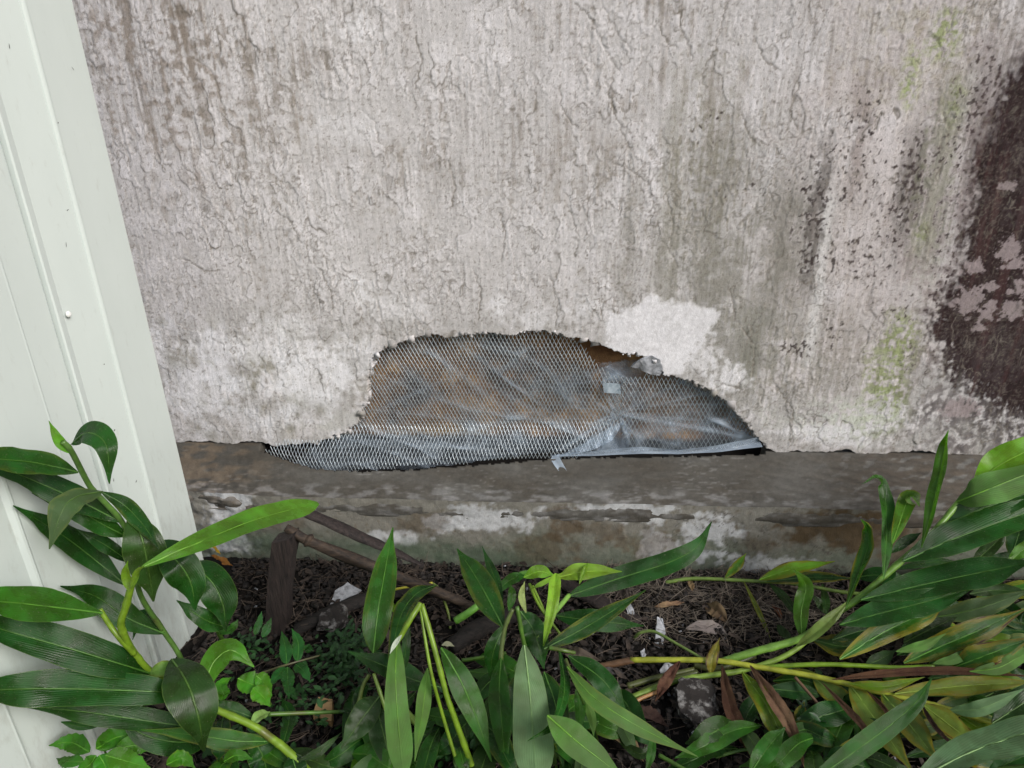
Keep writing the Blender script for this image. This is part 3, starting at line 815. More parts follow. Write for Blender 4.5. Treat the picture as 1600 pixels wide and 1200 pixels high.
# expanded metal lath
def lath(name, poly, y_fun, shear=0.0, a=0.0090, b=0.0093, rot=0.0, wid=0.0016):
    us = np.array([W(u, v) for u, v in poly])
    x0, z0 = us.min(0) - 0.05; x1, z1 = us.max(0) + 0.05
    nr = int((z1 - z0) / b) + 1; nc = int((x1 - x0) / a) + 1
    A = []; B = []; K = []
    ii, jj = np.meshgrid(np.arange(nr), np.arange(nc), indexing='ij')

    def node(i, j):
        xx = x0 + j * a + (i % 2) * a * 0.5
        zz = z0 + i * b
        xx = xx + shear * (zz - z0)
        return xx + 0.0035 * noise(xx * 9, zz * 9, 3) , zz + 0.004 * noise(xx * 8, zz * 8, 6)
    for sgn in (0, 1):
        xa, za = node(ii, jj)
        if sgn == 0: jb = jj + (ii % 2)
        else: jb = jj - 1 + (ii % 2)
        xb, zb = node(ii + 1, jb)
        A.append(np.stack([xa.ravel(), za.ravel()], -1)); B.append(np.stack([xb.ravel(), zb.ravel()], -1)); K.append(np.full(xa.size, sgn))
    A = np.concatenate(A); B = np.concatenate(B); K = np.concatenate(K)
    mid = (A + B) / 2
    ym = y_fun(mid[:, 0], mid[:, 1])
    kk_ = DIST / (ym + DIST)
    k = in_poly(mid[:, 0] * kk_, HC + (mid[:, 1] - HC) * kk_, [tuple(p) for p in us])
    A, B, K = A[k], B[k], K[k]
    PA = np.stack([A[:, 0], y_fun(A[:, 0], A[:, 1]), A[:, 1]], -1); PB = np.stack([B[:, 0], y_fun(B[:, 0], B[:, 1]), B[:, 1]], -1)
    D = PB - PA; L = np.linalg.norm(D, axis=1, keepdims=True); D /= L
    PA = PA - D * 0.0008; PB = PB + D * 0.0008
    N = np.tile(np.array([0, -1.0, 0]), (len(D), 1))
    S = np.cross(D, N); S /= np.linalg.norm(S, axis=1, keepdims=True)
    N = np.cross(S, D)
    al = np.where(K == 0, R(66), R(30))[:, None] + 0.12 * noise(mid[k][:, 0] * 60, mid[k][:, 1] * 60, 2)[:, None]
    wdir = S * np.cos(al) + N * np.sin(al) * np.where(S[:, 2:3] > 0, -1, 1)
    tdir = np.cross(wdir, D)
    zl_ = np.interp(PA[:, 0], LIP_X, LIP_Z)
    w = (wid / 2 * (1 - 0.45 * ss(zl_ + 0.09, zl_ + 0.03, PA[:, 2])))[:, None]; t = 0.0006 / 2
    quads = []
    Vs = []
    for P in (PA, PB):
        for sw, st in ((-1, -1), (1, -1), (1, 1), (-1, 1)):
            Vs.append(P + wdir * w * sw + tdir * t * st)
    Vs = np.stack(Vs, 1)            # n,8,3
    base = (np.arange(len(D)) * 8)[:, None]
    Q = np.concatenate([base + np.array([[q, (q + 1) % 4, 4 + (q + 1) % 4, 4 + q]]) for q in range(4)])
    me = mesh_np(name, Vs.reshape(-1, 3), Q)
    o = link(name, me, M['lath'], wall, smooth=False)
    o['kind'] = 'stuff'
    return o


LEDGE_DROP = BASE_Z - EDGE_Z


def on_ledge(u, v):
    """point of the picture on the sloped ledge"""
    d = ray(u, v)
    nrm = Vector((0, LEDGE_DROP, FACE_Y)); nrm = Vector((0, -LEDGE_DROP, -FACE_Y))
    p0 = Vector((0, 0, BASE_Z - 0.004))
    return CAM + d * ((p0 - CAM).dot(nrm) / d.dot(nrm))


LIP = [on_ledge(u, v) for u, v in ((404, 702), (430, 712), (460, 721), (490, 731), (560, 735), (640, 733), (720, 727), (800, 720), (860, 716), (950, 714), (1100, 712), (1197, 709))]
LIP_X = np.array([p.x for p in LIP]); LIP_Y = np.array([p.y for p in LIP]); LIP_Z = np.array([p.z for p in LIP])


def y_main(x, z):
    yl = np.interp(x, LIP_X, LIP_Y); zl = np.interp(x, LIP_X, LIP_Z)
    y = 0.020 + 0.005 * noise(x * 5, z * 6, 2)
    t = ss(zl + 0.085, zl, z)
    return y * (1 - t) + (yl + 0.006) * t


lath('metal_lath', [(412, 706), (440, 690), (500, 685), (545, 660), (560, 600), (566, 520), (640, 505), (860, 510), (905, 535), (935, 572), (960, 588), (978, 592), (972, 650),
                    (968, 665), (945, 690), (900, 716), (840, 716), (760, 720), (680, 727), (600, 731), (565, 734), (550, 740), (500, 740), (470, 730), (430, 718)], y_main, 0.02)
lath('metal_lath', [(972, 592), (1010, 585), (1060, 590), (1130, 600), (1170, 640), (1178, 690), (1120, 702), (1060, 704), (985, 702), (973, 680)],
     lambda x, z: 0.013 + 0.005 * noise(x * 6, z * 5, 4) + 0.05 * (x - W(972, 650)[0]), -0.05, 0.0102, 0.0105, wid=0.0015)

# loose bit of render hanging at the torn edge
def slab(name, outline, thick, mat, parent=None, seed=0, rough=0.002, nsub=2):
    """ragged plate from a 3-D outline"""
    bm = bmesh.new()
    vs_ = [bm.verts.new(p) for p in outline]
    f = bm.faces.new(vs_)
    bm.normal_update()
    nrm = f.normal.copy()
    r = bmesh.ops.extrude_face_region(bm, geom=[f])
    for g in r['geom']:
        if isinstance(g, bmesh.types.BMVert): g.co += nrm * thick
    bmesh.ops.triangulate(bm, faces=bm.faces[:])
    bmesh.ops.subdivide_edges(bm, edges=bm.edges[:], cuts=nsub, use_grid_fill=True)
    rnd = random.Random(seed)
    for v_ in bm.verts:
        v_.co += Vector((rnd.uniform(-1, 1), rnd.uniform(-1, 1), rnd.uniform(-1, 1))) * rough
    bmesh.ops.recalc_face_normals(bm, faces=bm.faces[:])
    me = bpy.data.meshes.new(name); bm.to_mesh(me); bm.free()
    return link(name, me, mat, parent, smooth=False)


slab('render_flake', [on_y(u, v, y) for u, v, y in ((986, 573, 0.004), (1000, 562, -0.002), (1018, 556, -0.004), (1032, 562, -0.003), (1036, 578, -0.002), (1030, 588, 0.0), (1012, 583, 0.003), (998, 576, 0.006))],
     0.006, M['chip'], wall, 4, 0.0012)

# sloped concrete ledge and foundation face
XS = fine_axis(W(250, 700)[0], W(1625, 750, FACE_Y)[0], 0.003, -4.0, 6.0, 1.2, 0.008, 0.2, 0.9)


def strip(name, prof, colfun, mat, hfun, cut=None):
    """prof: list of (y,z,ny,nz) points down the section"""
    P = np.array(prof)
    ng = len(P)
    x = np.repeat(XS[None, :], ng, 0).ravel()
    y = np.repeat(P[:, 0:1], len(XS), 1).ravel(); z = np.repeat(P[:, 1:2], len(XS), 1).ravel()
    ny = np.repeat(P[:, 2:3], len(XS), 1).ravel(); nz = np.repeat(P[:, 3:4], len(XS), 1).ravel()
    s = np.repeat(np.concatenate([[0], np.cumsum(np.hypot(np.diff(P[:, 0]), np.diff(P[:, 1])))])[:, None], len(XS), 1).ravel()
    h = hfun(x, s, y, z)
    dz_ = 0.005 * fbm(x * 3.5, x * 0 + 4, 3, 6) * ss(0.10, 0.15, s) * (1 if cut is not None else 0)
    Vv = np.stack([x, y + ny * h, z + nz * h + dz_], -1)
    Fq = grid_faces(ng, len(XS))[:, ::-1]
    Cc_ = colfun(x, s, y, z)
    if cut is not None:
        Fq = Fq[~cut(x[Fq].mean(1), y[Fq].mean(1))]
        E = np.concatenate([Fq[:, [0, 1]], Fq[:, [1, 2]], Fq[:, [2, 3]], Fq[:, [3, 0]]])
        key = np.sort(E, 1); kk = key[:, 0].astype(np.int64) * len(Vv) + key[:, 1]
        _, idx, cnt = np.unique(kk, return_index=True, return_counts=True)
        BE = E[idx[cnt == 1]]
        bx = Vv[BE[:, 0], 0]
        BE = BE[(bx > LIP_X[0] - 0.02) & (bx < LIP_X[-1] + 0.02) & (Vv[BE[:, 0], 1] > -0.07)]
        us_ = np.unique(BE); rm = np.zeros(len(Vv), dtype=np.int64); rm[us_] = len(Vv) + np.arange(len(us_))
        low = Vv[us_] + np.array([0, 0.006, -0.030])
        Fq = np.concatenate([Fq, np.stack([BE[:, 1], BE[:, 0], rm[BE[:, 0]], rm[BE[:, 1]]], -1)])
        Cc_ = np.concatenate([Cc_, Cc_[us_]]); Vv = np.concatenate([Vv, low])
    me = mesh_np(name, Vv, Fq, Cc_)
    return link(name, me, mat, wall)


pr = [(0.030, BASE_Z - 0.006, 0, 1), (0.008, BASE_Z - 0.006, 0, 1)]
nn = Vector((LEDGE_DROP, 0.115)).normalized()
for t in np.linspace(0.0, 0.90, 42):
    yy = t * FACE_Y
    zz = BASE_Z - 0.004 - t * (LEDGE_DROP - 0.004) + 0.012 * math.sin(t * math.pi) * -0.5
    pr.append((yy, zz, -nn.x, nn.y))
_a0 = math.atan2(LEDGE_DROP, 0.115); _y9, _z9 = pr[-1][0], pr[-1][1]
_ang = np.linspace(_a0, math.pi / 2, 9)[1:]; _yy, _zz = _y9, _z9
_stp = (abs(FACE_Y - 0.003 - _y9)) / sum(math.cos(a_) for a_ in _ang)
for a_ in _ang:
    _yy -= math.cos(a_) * _stp; _zz -= math.sin(a_) * _stp
    pr.append((_yy, _zz, -math.sin(a_), math.cos(a_)))
for k_ in range(1, 6): pr.append((FACE_Y - 0.003 + 0.0006 * k_, _zz - 0.003 * k_, -1, 0))
pr.append((FACE_Y + 0.006, _zz - 0.016, -0.2, -0.2))


def ledge_h(x, s, y, z):
    h = 0.004 * fbm(x * 4, s * 12, 3, 3) + 0.0012 * fbm(x * 30, s * 90, 3, 5) + 0.0008 * fbm(x * 26 + s * 60, s * 170, 2, 7)
    brk = ss(W(470, 740, -0.06)[0], W(330, 760, -0.1)[0], x)             # the worn left end
    h -= 0.016 * brk * ss(0.04, 0.14, s) * (0.6 + 0.6 * fbm(x * 14, s * 18, 3, 9))
    return h


def ledge_c(x, s, y, z):
    n1 = fbm(x * 6, s * 22, 4, 4); n2 = fbm(x * 22, s * 60, 3, 8); sk = fbm(x * 34 + s * 60 + 0.8 * fbm(x * 9, s * 20, 2, 2), s * 260, 3, 10)
    c = np.tile(np.array([0.058, 0.054, 0.046], dtype=np.float32), (len(x), 1))
    c = mix(c, (0.082, 0.080, 0.073), ss(0.0, 0.55, n1) * 0.7)
    c = mix(c, (0.045, 0.039, 0.030), ss(0.05, 0.55, -n1 + 0.3 * n2) * 0.7)
    rt = ss(W(1180, 750, -0.06)[0], W(1480, 750, -0.06)[0], x)
    c = mix(c, (0.058, 0.047, 0.036), rt * (0.55 + 0.5 * ss(-0.3, 0.3, n2)))
    c = mix(c, (0.12, 0.12, 0.115), rt * ss(0.25, 0.5, fbm(x * 30 + s * 50, s * 40 - x * 10, 2, 6)) * 0.7)
    lf = ss(W(480, 750, -0.06)[0], W(330, 750, -0.06)[0], x)
    c = mix(c, (0.115, 0.088, 0.06), lf * ss(-0.3, 0.3, n2 + n1) * 0.75)
    edge = ss(0.125, 0.15, s + 0.01 * n2)
    c = mix(c, (0.20, 0.20, 0.20), edge * ss(-0.1, 0.4, n2) * 0.5 * (1 - rt))
    c = mix(c, (0.40, 0.40, 0.40), ss(0.45, 0.85, sk + 0.5 * fbm(x * 5, s * 14, 2, 12)) * 0.15 * (1 - 0.7 * rt))
    c = mix(c, (0.42, 0.40, 0.38), ss(0.035, 0.012, s + 0.006 * n2) * ss(0.0, 0.35, n2) * 0.5)
    tr = fbm((x + s * 1.6) * 12, (s - x * 0.25) * 95, 2, 14)      # trowel strokes
    c = c * (1 + 0.45 * tr * (0.4 + 0.6 * rt))[:, None]
    return np.clip(c, 0.02, 0.8)


def lip_cut(x, y):
    yl = np.interp(x, LIP_X, LIP_Y) + 0.003 * noise(x * 60, x * 0, 4)
    return (y > yl) & (x > LIP_X[0]) & (x < LIP_X[-1])


strip('concrete_ledge', pr, ledge_c, M['concrete'], ledge_h, lip_cut)

pf = [(FACE_Y - 0.001, EDGE_Z + 0.006 - t * (EDGE_Z + 0.30), -1, 0) for t in np.linspace(0, 1, 130)]


def found_h(x, s, y, z):
    lf = ss(W(480, 800, FACE_Y)[0], W(330, 800, FACE_Y)[0], x)
    h = 0.004 * fbm(x * 5, z * 6, 3, 6) + 0.0012 * fbm(x * 40, z * 40, 3, 2)
    h += 0.0008 * ss(0.0, 0.05, fbm(x * 15, z * 15, 3, 12))
    h += lf * (-0.010 + 0.007 * fbm(x * 22, z * 26, 3, 5))
    return h


def found_c(x, s, y, z):
    n1 = fbm(x * 7, z * 9, 4, 3); n2 = fbm(x * 24, z * 26, 4, 7); n3 = fbm(x * 70, z * 70, 3, 9)
    c = np.tile(np.array([0.165, 0.16, 0.14], dtype=np.float32), (len(x), 1))
    c = mix(c, (0.10, 0.12, 0.09), ss(0.05, -0.02, z - 0.06 + 0.04 * n1) * 0.8)
    f = FACE_Y
    for (u, v, a, b_) in ((770, 810, 80, 26), (700, 820, 40, 20), (980, 800, 90, 22), (1110, 830, 50, 30), (1060, 865, 60, 26), (1200, 880, 70, 20), (620, 840, 50, 14),
                          (1290, 810, 10, 10), (360, 790, 50, 60), (350, 850, 60, 26), (1020, 845, 30, 24)):
        d = np.clip(1.3 - blob(x, z, u, v, a, b_, 0.7 * n2 + 0.3 * n3, f), 0, 1)
        c = mix(c, (0.45, 0.465, 0.485), ss(0.15, 0.65, d) * 0.85)
    for (u, v, a, b_, k) in ((880, 820, 26, 34, 0.8), (850, 860, 60, 30, 0.6), (1010, 850, 60, 30, 0.6), (660, 815, 50, 24, 0.55), (1290, 825, 80, 34, 1.0), (1350, 830, 60, 40, 1.0),
                             (940, 825, 30, 24, 0.5), (420, 810, 60, 20, 0.5), (1400, 850, 60, 40, 0.8), (1180, 850, 30, 16, 0.5)):
        d = np.clip(1.35 - blob(x, z, u, v, a, b_, 0.8 * n2, f), 0, 1)
        c = mix(c, (0.075, 0.052, 0.028), ss(0.05, 0.8, d + 0.25 * n3) * k)
    for (u, v, a, b_) in ((610, 860, 110, 20), (760, 870, 70, 20), (420, 850, 70, 22)):
        d = np.clip(1.35 - blob(x, z, u, v, a, b_, 0.8 * n2, f), 0, 1)
        c = mix(c, (0.06, 0.088, 0.058), d * 0.7)
    w = 0.03
    n = fbm(x * 16 + 0.4 * n2, z * 16, 3, 12)
    msk = ss(W(900, 850, f)[0], W(1100, 850, f)[0], x) * ss(-0.1, 0.3, fbm(x * 6, z * 6, 2, 1) + 0.2)
    c = mix(c, (0.055, 0.045, 0.038), np.exp(-(n / w) ** 2) * msk * 0.85)
    return np.clip(c * (1 + 0.15 * n3)[:, None], 0.02, 0.8)


strip('foundation', pf, found_c, M['concrete'], found_h)

# ------------------------------------------------------------------ ground
def gz(x, y):
    x = np.asarray(x, dtype=float); y = np.asarray(y, dtype=float)
    n = 0.012 * fbm(x * 5, y * 5, 3, 2)
    dip = 0.05 * ss(-0.50, -0.68, x) * ss(-0.10, -0.28, y)
    far = ss(1.4, 3.0, np.hypot(x, y + 0.6))
    return n * (1 - far) - dip * (1 - far) - 0.02 * far


XG = fine_axis(-0.85, 0.95, 0.005, -60, 60, 1.3, 0.01, 0.3, 0.9); YG = fine_axis(-0.80, -0.09, 0.005, -60, -0.06, 1.3, 0.01, 0.6, 0)
xg, yg = np.meshgrid(XG, YG); x = xg.ravel(); y = yg.ravel()
n1 = fbm(x * 14, y * 14, 4, 4); n2 = fbm(x * 60, y * 60, 3, 7)
zv = gz(x, y) + np.where(np.hypot(x, y) < 3, 0.007 * n1 + 0.005 * np.abs(n2), 0)
C = np.tile(np.array([0.007, 0.006, 0.0055], dtype=np.float32), (len(x), 1))
C = mix(C, (0.014, 0.011, 0.0095), ss(0.0, 0.5, n1))
C = mix(C, (0.007, 0.006, 0.005), ss(0.0, 0.5, n2) * 0.7)
gr = link('ground', mesh_np('ground', np.stack([x, y, zv], -1), grid_faces(len(YG), len(XG)), C), M['soil'])
tag(gr, kind='structure')


# ------------------------------------------------------------------ fence
def fy(u, v): return on_x(u, v, FENCE_X).y


L1, L2, L3, L4, L5 = fy(257, 600), fy(185, 600), fy(131, 600), fy(117, 600), fy(56, 600)
L6 = fy(10, 770); L7 = fy(0, 1095)
fence = empty('steel_fence', (FENCE_X, L1, 0))
tag(fence, 'pale cream painted steel fence standing at the left, end post against the stucco', 'fence')


def extrude_profile(name, prof, z0, z1, mat, thick=0.0015, bev=0.0):
    bm = bmesh.new()
    zs = np.linspace(z0, z1, 2)
    rows = [[bm.verts.new((FENCE_X + dx, y, zz)) for (y, dx) in prof] for zz in zs]
    for i in range(len(prof) - 1):
        bm.faces.new((rows[0][i], rows[0][i + 1], rows[1][i + 1], rows[1][i]))
    bmesh.ops.recalc_face_normals(bm, faces=bm.faces[:])
    me = bpy.data.meshes.new(name); bm.to_mesh(me); bm.free()
    o = link(name, me, mat, fence, smooth=False)
    s = o.modifiers.new('sheet', 'SOLIDIFY'); s.thickness = thick; s.offset = 0
    return o


def rnd_fold(y, dx, r, h, n=6):
    return [(y + r * math.cos(a_), dx + h * math.sin(a_)) for a_ in np.linspace(0, math.pi, n)]


post = [(L1 + 0.001, -0.055), (L1 + 0.001, -0.008), (L1 - 0.002, -0.0045), (L1 - 0.005, -0.004)]
post += rnd_fold(L2, 0.006, 0.006, 0.0045, 9)
post += [(L3 + 0.004, -0.004), (L3 + 0.001, -0.005), (L3 - 0.0015, -0.001), (L4 + 0.004, 0.002), (L4 + 0.0015, 0.0005), (L4 + 0.001, -0.02)]
post_o = extrude_profile('post', post, -0.3, 2.1, M['paint'])
sheet = [(L4 - 0.002, -0.02), (L4 - 0.002, -0.006), (L4 - 0.006, -0.004)]
stepw = L5 - L6
yy = L5; k = 0
while yy > -4.0:
    if k % 2 == 0: sheet += [(yy + 0.008, -0.003), (yy + 0.003, 0.0035), (yy, 0.0045), (yy - 0.003, 0.004)]
    else: sheet += [(yy + 0.004, 0.003), (yy, 0.0045), (yy - 0.003, 0.0035), (yy - 0.009, -0.003)]
    yy = [L6, L7][k] if k < 2 else yy - stepw
    k += 1
sheet_o = extrude_profile('infill_sheet', sheet, -0.3, 2.1, M['paint'])


def screw(u, v, dx=0.0):
    p = on_x(u, v, FENCE_X)
    bm = bmesh.new()
    prof = [(0.0055, 0.0), (0.0055, 0.0015), (0.0042, 0.0032), (0.0018, 0.0042), (0.0006, 0.0036)]
    rings = []
    for r_, hh in prof:
        rings.append([bm.verts.new((p.x + dx + hh, p.y + r_ * math.cos(a_), p.z + r_ * math.sin(a_))) for a_ in np.linspace(0, 2 * math.pi, 14, endpoint=False)])
    for A_, B_ in zip(rings, rings[1:]):
        for i in range(14): bm.faces.new((A_[i], A_[(i + 1) % 14], B_[(i + 1) % 14], B_[i]))
    bm.faces.new(rings[-1]); bmesh.ops.recalc_face_normals(bm, faces=bm.faces[:])
    me = bpy.data.meshes.new('screw'); bm.to_mesh(me); bm.free()
    link('screw', me, M['screw'], post_o)


screw(105, 491, 0.0015)


def scuff(u, v, ln, wd, ang):
    p = on_x(u, v, FENCE_X + 0.0035)
    # thin raised smear of dirt on the paint
    bm = bmesh.new()
    q = []
    for s_, w_ in ((-1, 0.2), (-0.4, 1), (0.3, 0.8), (1, 0.15)):
        for e in (-1, 1):
            a_ = s_ * ln / 2; b2 = e * w_ * wd / 2
            q.append(bm.verts.new((0, a_ * math.cos(ang) - b2 * math.sin(ang), a_ * math.sin(ang) + b2 * math.cos(ang))))
    for i in range(3): bm.faces.new((q[2 * i], q[2 * i + 1], q[2 * i + 3], q[2 * i + 2]))
    me = bpy.data.meshes.new('dirt_mark'); bm.to_mesh(me); bm.free()
    # rest it on the sheet that is really there
    ys = [a_[0] for a_ in post + sheet]; xs_ = [a_[1] for a_ in post + sheet]
    o_ = np.argsort(ys); dxs = np.interp(p.y, np.array(ys)[o_], np.array(xs_)[o_])
    for v_ in me.vertices: v_.co += Vector((FENCE_X + dxs + 0.0016, p.y, p.z))
    link('dirt_mark', me, M['dark_gap'], post_o if p.y > L4 else sheet_o)


for a_ in ((87, 192, 0.004, 0.0025, 0.3), (16, 72, 0.008, 0.0015, 1.4), (116, 107, 0.008, 0.001, 2.3), (104, 328, 0.006, 0.0012, 0.2), (104, 382, 0.009, 0.0012, 1.3), (162, 569, 0.003, 0.002, 0),
           (182, 750, 0.007, 0.002, 1.2), (212, 752, 0.006, 0.002, 0.6), (180, 672, 0.004, 0.003, 0)):
    scuff(*a_)

# ------------------------------------------------------------------ plants: geometry helpers
LIM_X = FENCE_X + 0.014


def q(u, v, zz):
    """point of the picture at height zz, kept in front of the fence, the foundation and above the soil"""
    p = on_z(u, v, zz)
    d = ray(u, v)
    t = (p - CAM).dot(d) / d.dot(d)
    if d.y > 0: t = min(t, (FACE_Y - 0.014 + DIST) / d.y)
    if d.x < 0: t = min(t, LIM_X / d.x)
    return CAM + d * t


def catmull(P, n):
    P = [np.array(p, dtype=float) for p in P]
    if len(P) == 2: P = [P[0], (P[0] + P[1]) / 2, P[1]]
    Q = [2 * P[0] - P[1]] + P + [2 * P[-1] - P[-2]]
    seg = len(P) - 1; out = []
    for t in np.linspace(0, 1, n):
        f = t * seg; i = min(int(f), seg - 1); f -= i
        p0, p1, p2, p3 = Q[i:i + 4]
        out.append(0.5 * ((2 * p1) + (-p0 + p2) * f + (2 * p0 - 5 * p1 + 4 * p2 - p3) * f * f + (-p0 + 3 * p1 - 3 * p2 + p3) * f ** 3))
    return np.array(out)


def px_size(p):
    return (Vector(p) - CAM).dot(_F) / FPX


_lrnd = random.Random(21)
G_DARK = (0.011, 0.052, 0.006); G_MID = (0.025, 0.100, 0.008); G_LIGHT = (0.060, 0.165, 0.012)
G_PALE = (0.095, 0.18, 0.08); G_YEL = (0.15, 0.27, 0.02); G_LIME = (0.12, 0.27, 0.014); G_DULL = (0.020, 0.050, 0.010); G_BLUE = (0.013, 0.058, 0.008)
G_OLD = (0.085, 0.155, 0.008)
BROWN = (0.085, 0.045, 0.028); TAN = (0.22, 0.135, 0.085); DKBR = (0.035, 0.02, 0.016)


def leaf(parent, pts, w, c=G_MID, wither=0.0, roll=0.0, z=None, fold=0.16, wavy=0.8, shape=1.0, blunt=False, dry=False, under=False, name='leaf', n=26, m=8, twist=0.0):
    """pts: picture points (u,v,height) from base to tip; w: width in picture pixels"""
    if z is not None:
        k = len(pts)
        pts = [(p[0], p[1], z[0] + (z[1] - z[0]) * i / (k - 1)) for i, p in enumerate(pts)]
    P3 = catmull([q(*p) for p in pts], n)
    mid = P3[n // 2]
    wd = w * px_size(mid) * 0.95
    T = np.gradient(P3, axis=0); T /= np.linalg.norm(T, axis=1, keepdims=True)
    ph1, ph2 = _lrnd.uniform(0, 6), _lrnd.uniform(0, 6)
    fr = _lrnd.uniform(5, 8)
    roll = roll + _lrnd.uniform(-8, 8)
    cs = _lrnd.uniform(0, 90); ca = 0.16 if dry else 0.035
    t = np.linspace(0, 1, n)
    vw = np.array(CAM) - P3; vw /= np.linalg.norm(vw, axis=1, keepdims=True)
    ref = vw + np.array((0, 0, 0.55))
    N = ref - T * (ref * T).sum(1, keepdims=True); N /= np.linalg.norm(N, axis=1, keepdims=True)
    S = np.cross(N, T)
    a = np.radians(roll + twist * (t - 0.3))[:, None]
    N2 = N * np.cos(a) + S * np.sin(a); S2 = np.cross(N2, T)
    if under: N2, S2 = -N2, -S2
    if blunt: prof = np.minimum(1.0, np.sin(np.minimum(1, t * 1.25 + 0.03) * math.pi * 0.5) ** 0.8) * (1 - np.clip((t - 0.80) / 0.20, 0, 1) ** 3.0 * 0.85)
    else: prof = (np.sin(math.pi * np.minimum(1, t ** shape * 0.97 + 0.012)) ** 0.85) * (1 - 0.25 * t) * (1 - 0.4 * ss(0.72, 0.95, t))
    prof = np.maximum(prof * 1.05, 0.03)[:, None]
    s = np.linspace(-1, 1, m + 1)[None, :]; tt = t[:, None]
    off = fold * np.abs(s) - fold * 0.5 * s * s
    wv = wavy * 0.10 * (s * s) * np.where(s > 0, np.sin(tt * fr * 2 + ph1), np.sin(tt * fr * 2.2 + ph2))
    wob = 1 + 0.05 * np.sin(tt * 9 + np.where(s > 0, ph1, ph2))
    cr_ = ca * fbm(tt * 9.0 + cs + 0 * s, s * 1.6 + cs * 0.3 + 0 * tt, 2, 3)
    if dry: wob = wob + 0.5 * cr_
    Vs = (P3[:, None, :] + S2[:, None, :] * (s * wd * 0.5 * prof * wob)[:, :, None] + N2[:, None, :] * (wd * (prof * (off * 0.9 + wv) + cr_ * np.minimum(1, prof * 2)))[:, :, None]).reshape(-1, 3)
    UV = np.stack([tt + 0 * s, (s + 1) / 2 + 0 * tt], -1).reshape(-1, 2)
    me = mesh_np(name, np.array(Vs), grid_faces(n, m + 1)[:, ::-1], None, np.array(UV))
    o = link(name, me, M['dry' if dry else 'leaf'], parent)
    if not dry and w >= 20 and name == 'leaf':
        VA = np.array(Vs).reshape(n, m + 1, 3); mid_ = VA[:, m // 2]
        r0 = min(0.0016, 0.03 * wd)
        tube('midrib', [mid_[i] for i in range(0, n - 3, 3)], [r0, r0 * 0.7, r0 * 0.25], M['stem'], o, 5, 16, cap=False).color = (c[0] * 1.3 + 0.028, c[1] * 1.2 + 0.06, c[2] + 0.008, 0)
    k = _lrnd.uniform(0.84, 1.16)
    if wither == 0 and not dry and w > 24 and _lrnd.random() < 0.25: wither = _lrnd.uniform(0.04, 0.07)
    o.color = (c[0] * k * _lrnd.uniform(0.92, 1.08), c[1] * k, c[2] * k, max(0.0, min(1.0, wither)))
    return o


def tube(name, P3, radii, mat, parent=None, sides=9, n=None, nodes=0, cap=True, noise_amp=0.0, flat=1.0, seed=0):
    n = n or max(10, len(P3) * 8)
    C3 = catmull(P3, n)
    rr = np.interp(np.linspace(0, 1, n), np.linspace(0, 1, len(radii)), radii)
    T = np.gradient(C3, axis=0); T /= np.linalg.norm(T, axis=1, keepdims=True)
    ref = np.array((0.0, 0.0, 1.0)) if abs(T[0][2]) < 0.9 else np.array((0.0, 1.0, 0.0))
    V = []; rnd = random.Random(seed)
    offs = [rnd.uniform(-1, 1) for _ in range(sides)]
    for i in range(n):
        A = np.cross(T[i], ref); A /= np.linalg.norm(A); B = np.cross(A, T[i])
        t = i / (n - 1)
        bump = 1.0
        if nodes:
            f = (t * nodes) % 1.0
            bump = 1 + 0.16 * math.exp(-((f - 0.5) / 0.06) ** 2)
        for k in range(sides):
            an = 2 * math.pi * k / sides
            r = rr[i] * bump * (1 + noise_amp * (offs[k] * 0.6 + 0.5 * math.sin(t * 23 + k * 2.1 + seed)))
            V.append(C3[i] + A * math.cos(an) * r + B * math.sin(an) * r * flat)
    F = []
    for i in range(n - 1):
        for k in range(sides):
            F.append((i * sides + k, i * sides + (k + 1) % sides, (i + 1) * sides + (k + 1) % sides, (i + 1) * sides + k))
    if cap:
        V.append(C3[0]); V.append(C3[-1]); a, b_ = n * sides, n * sides + 1
        for k in range(sides):
            F.append((a, (k + 1) % sides, k, a)); F.append((b_, (n - 1) * sides + k, (n - 1) * sides + (k + 1) % sides, b_))
        me = bpy.data.meshes.new(name)
        me.from_pydata([tuple(p) for p in V], [], [f if f[0] != f[3] else f[:3] for f in F]); me.update()
    else:
        me = mesh_np(name, np.array(V), np.array(F))
    return link(name, me, mat, parent)


def stem(parent, pts, w, c=(0.14, 0.26, 0.035), brown=0.55, z=None, name='stem', nodes=0, taper=0.8):
    if z is not None:
        k = len(pts); pts = [(p[0], p[1], z[0] + (z[1] - z[0]) * i / (k - 1)) for i, p in enumerate(pts)]
    P3 = [q(*p) for p in pts]
    r = w * px_size(P3[len(P3) // 2]) / 2 * 0.88
    o = tube(name, P3, [r, r * (1 + taper) / 2, r * taper], M['stem'], parent, nodes=nodes, noise_amp=0.05, seed=len(bpy.data.objects))
    o.color = (*c, brown)
    return o


def plant(name, label, u, v, zz=0.0, cat='plant', group=None):
    p = q(u, v, zz)
    return tag(empty(name, p), label, cat, group)

# ------------------------------------------------------------------ litter on the soil
def on_ground(u, v, up=0.0):
    p = on_z(u, v, 0.0)
    for _ in range(3):
        p = on_z(u, v, float(gz(p.x, p.y)) + 0.006 + up)
    if p.y > FACE_Y - 0.012: p.y = FACE_Y - 0.012
    return p


_g = np.random.default_rng(5)


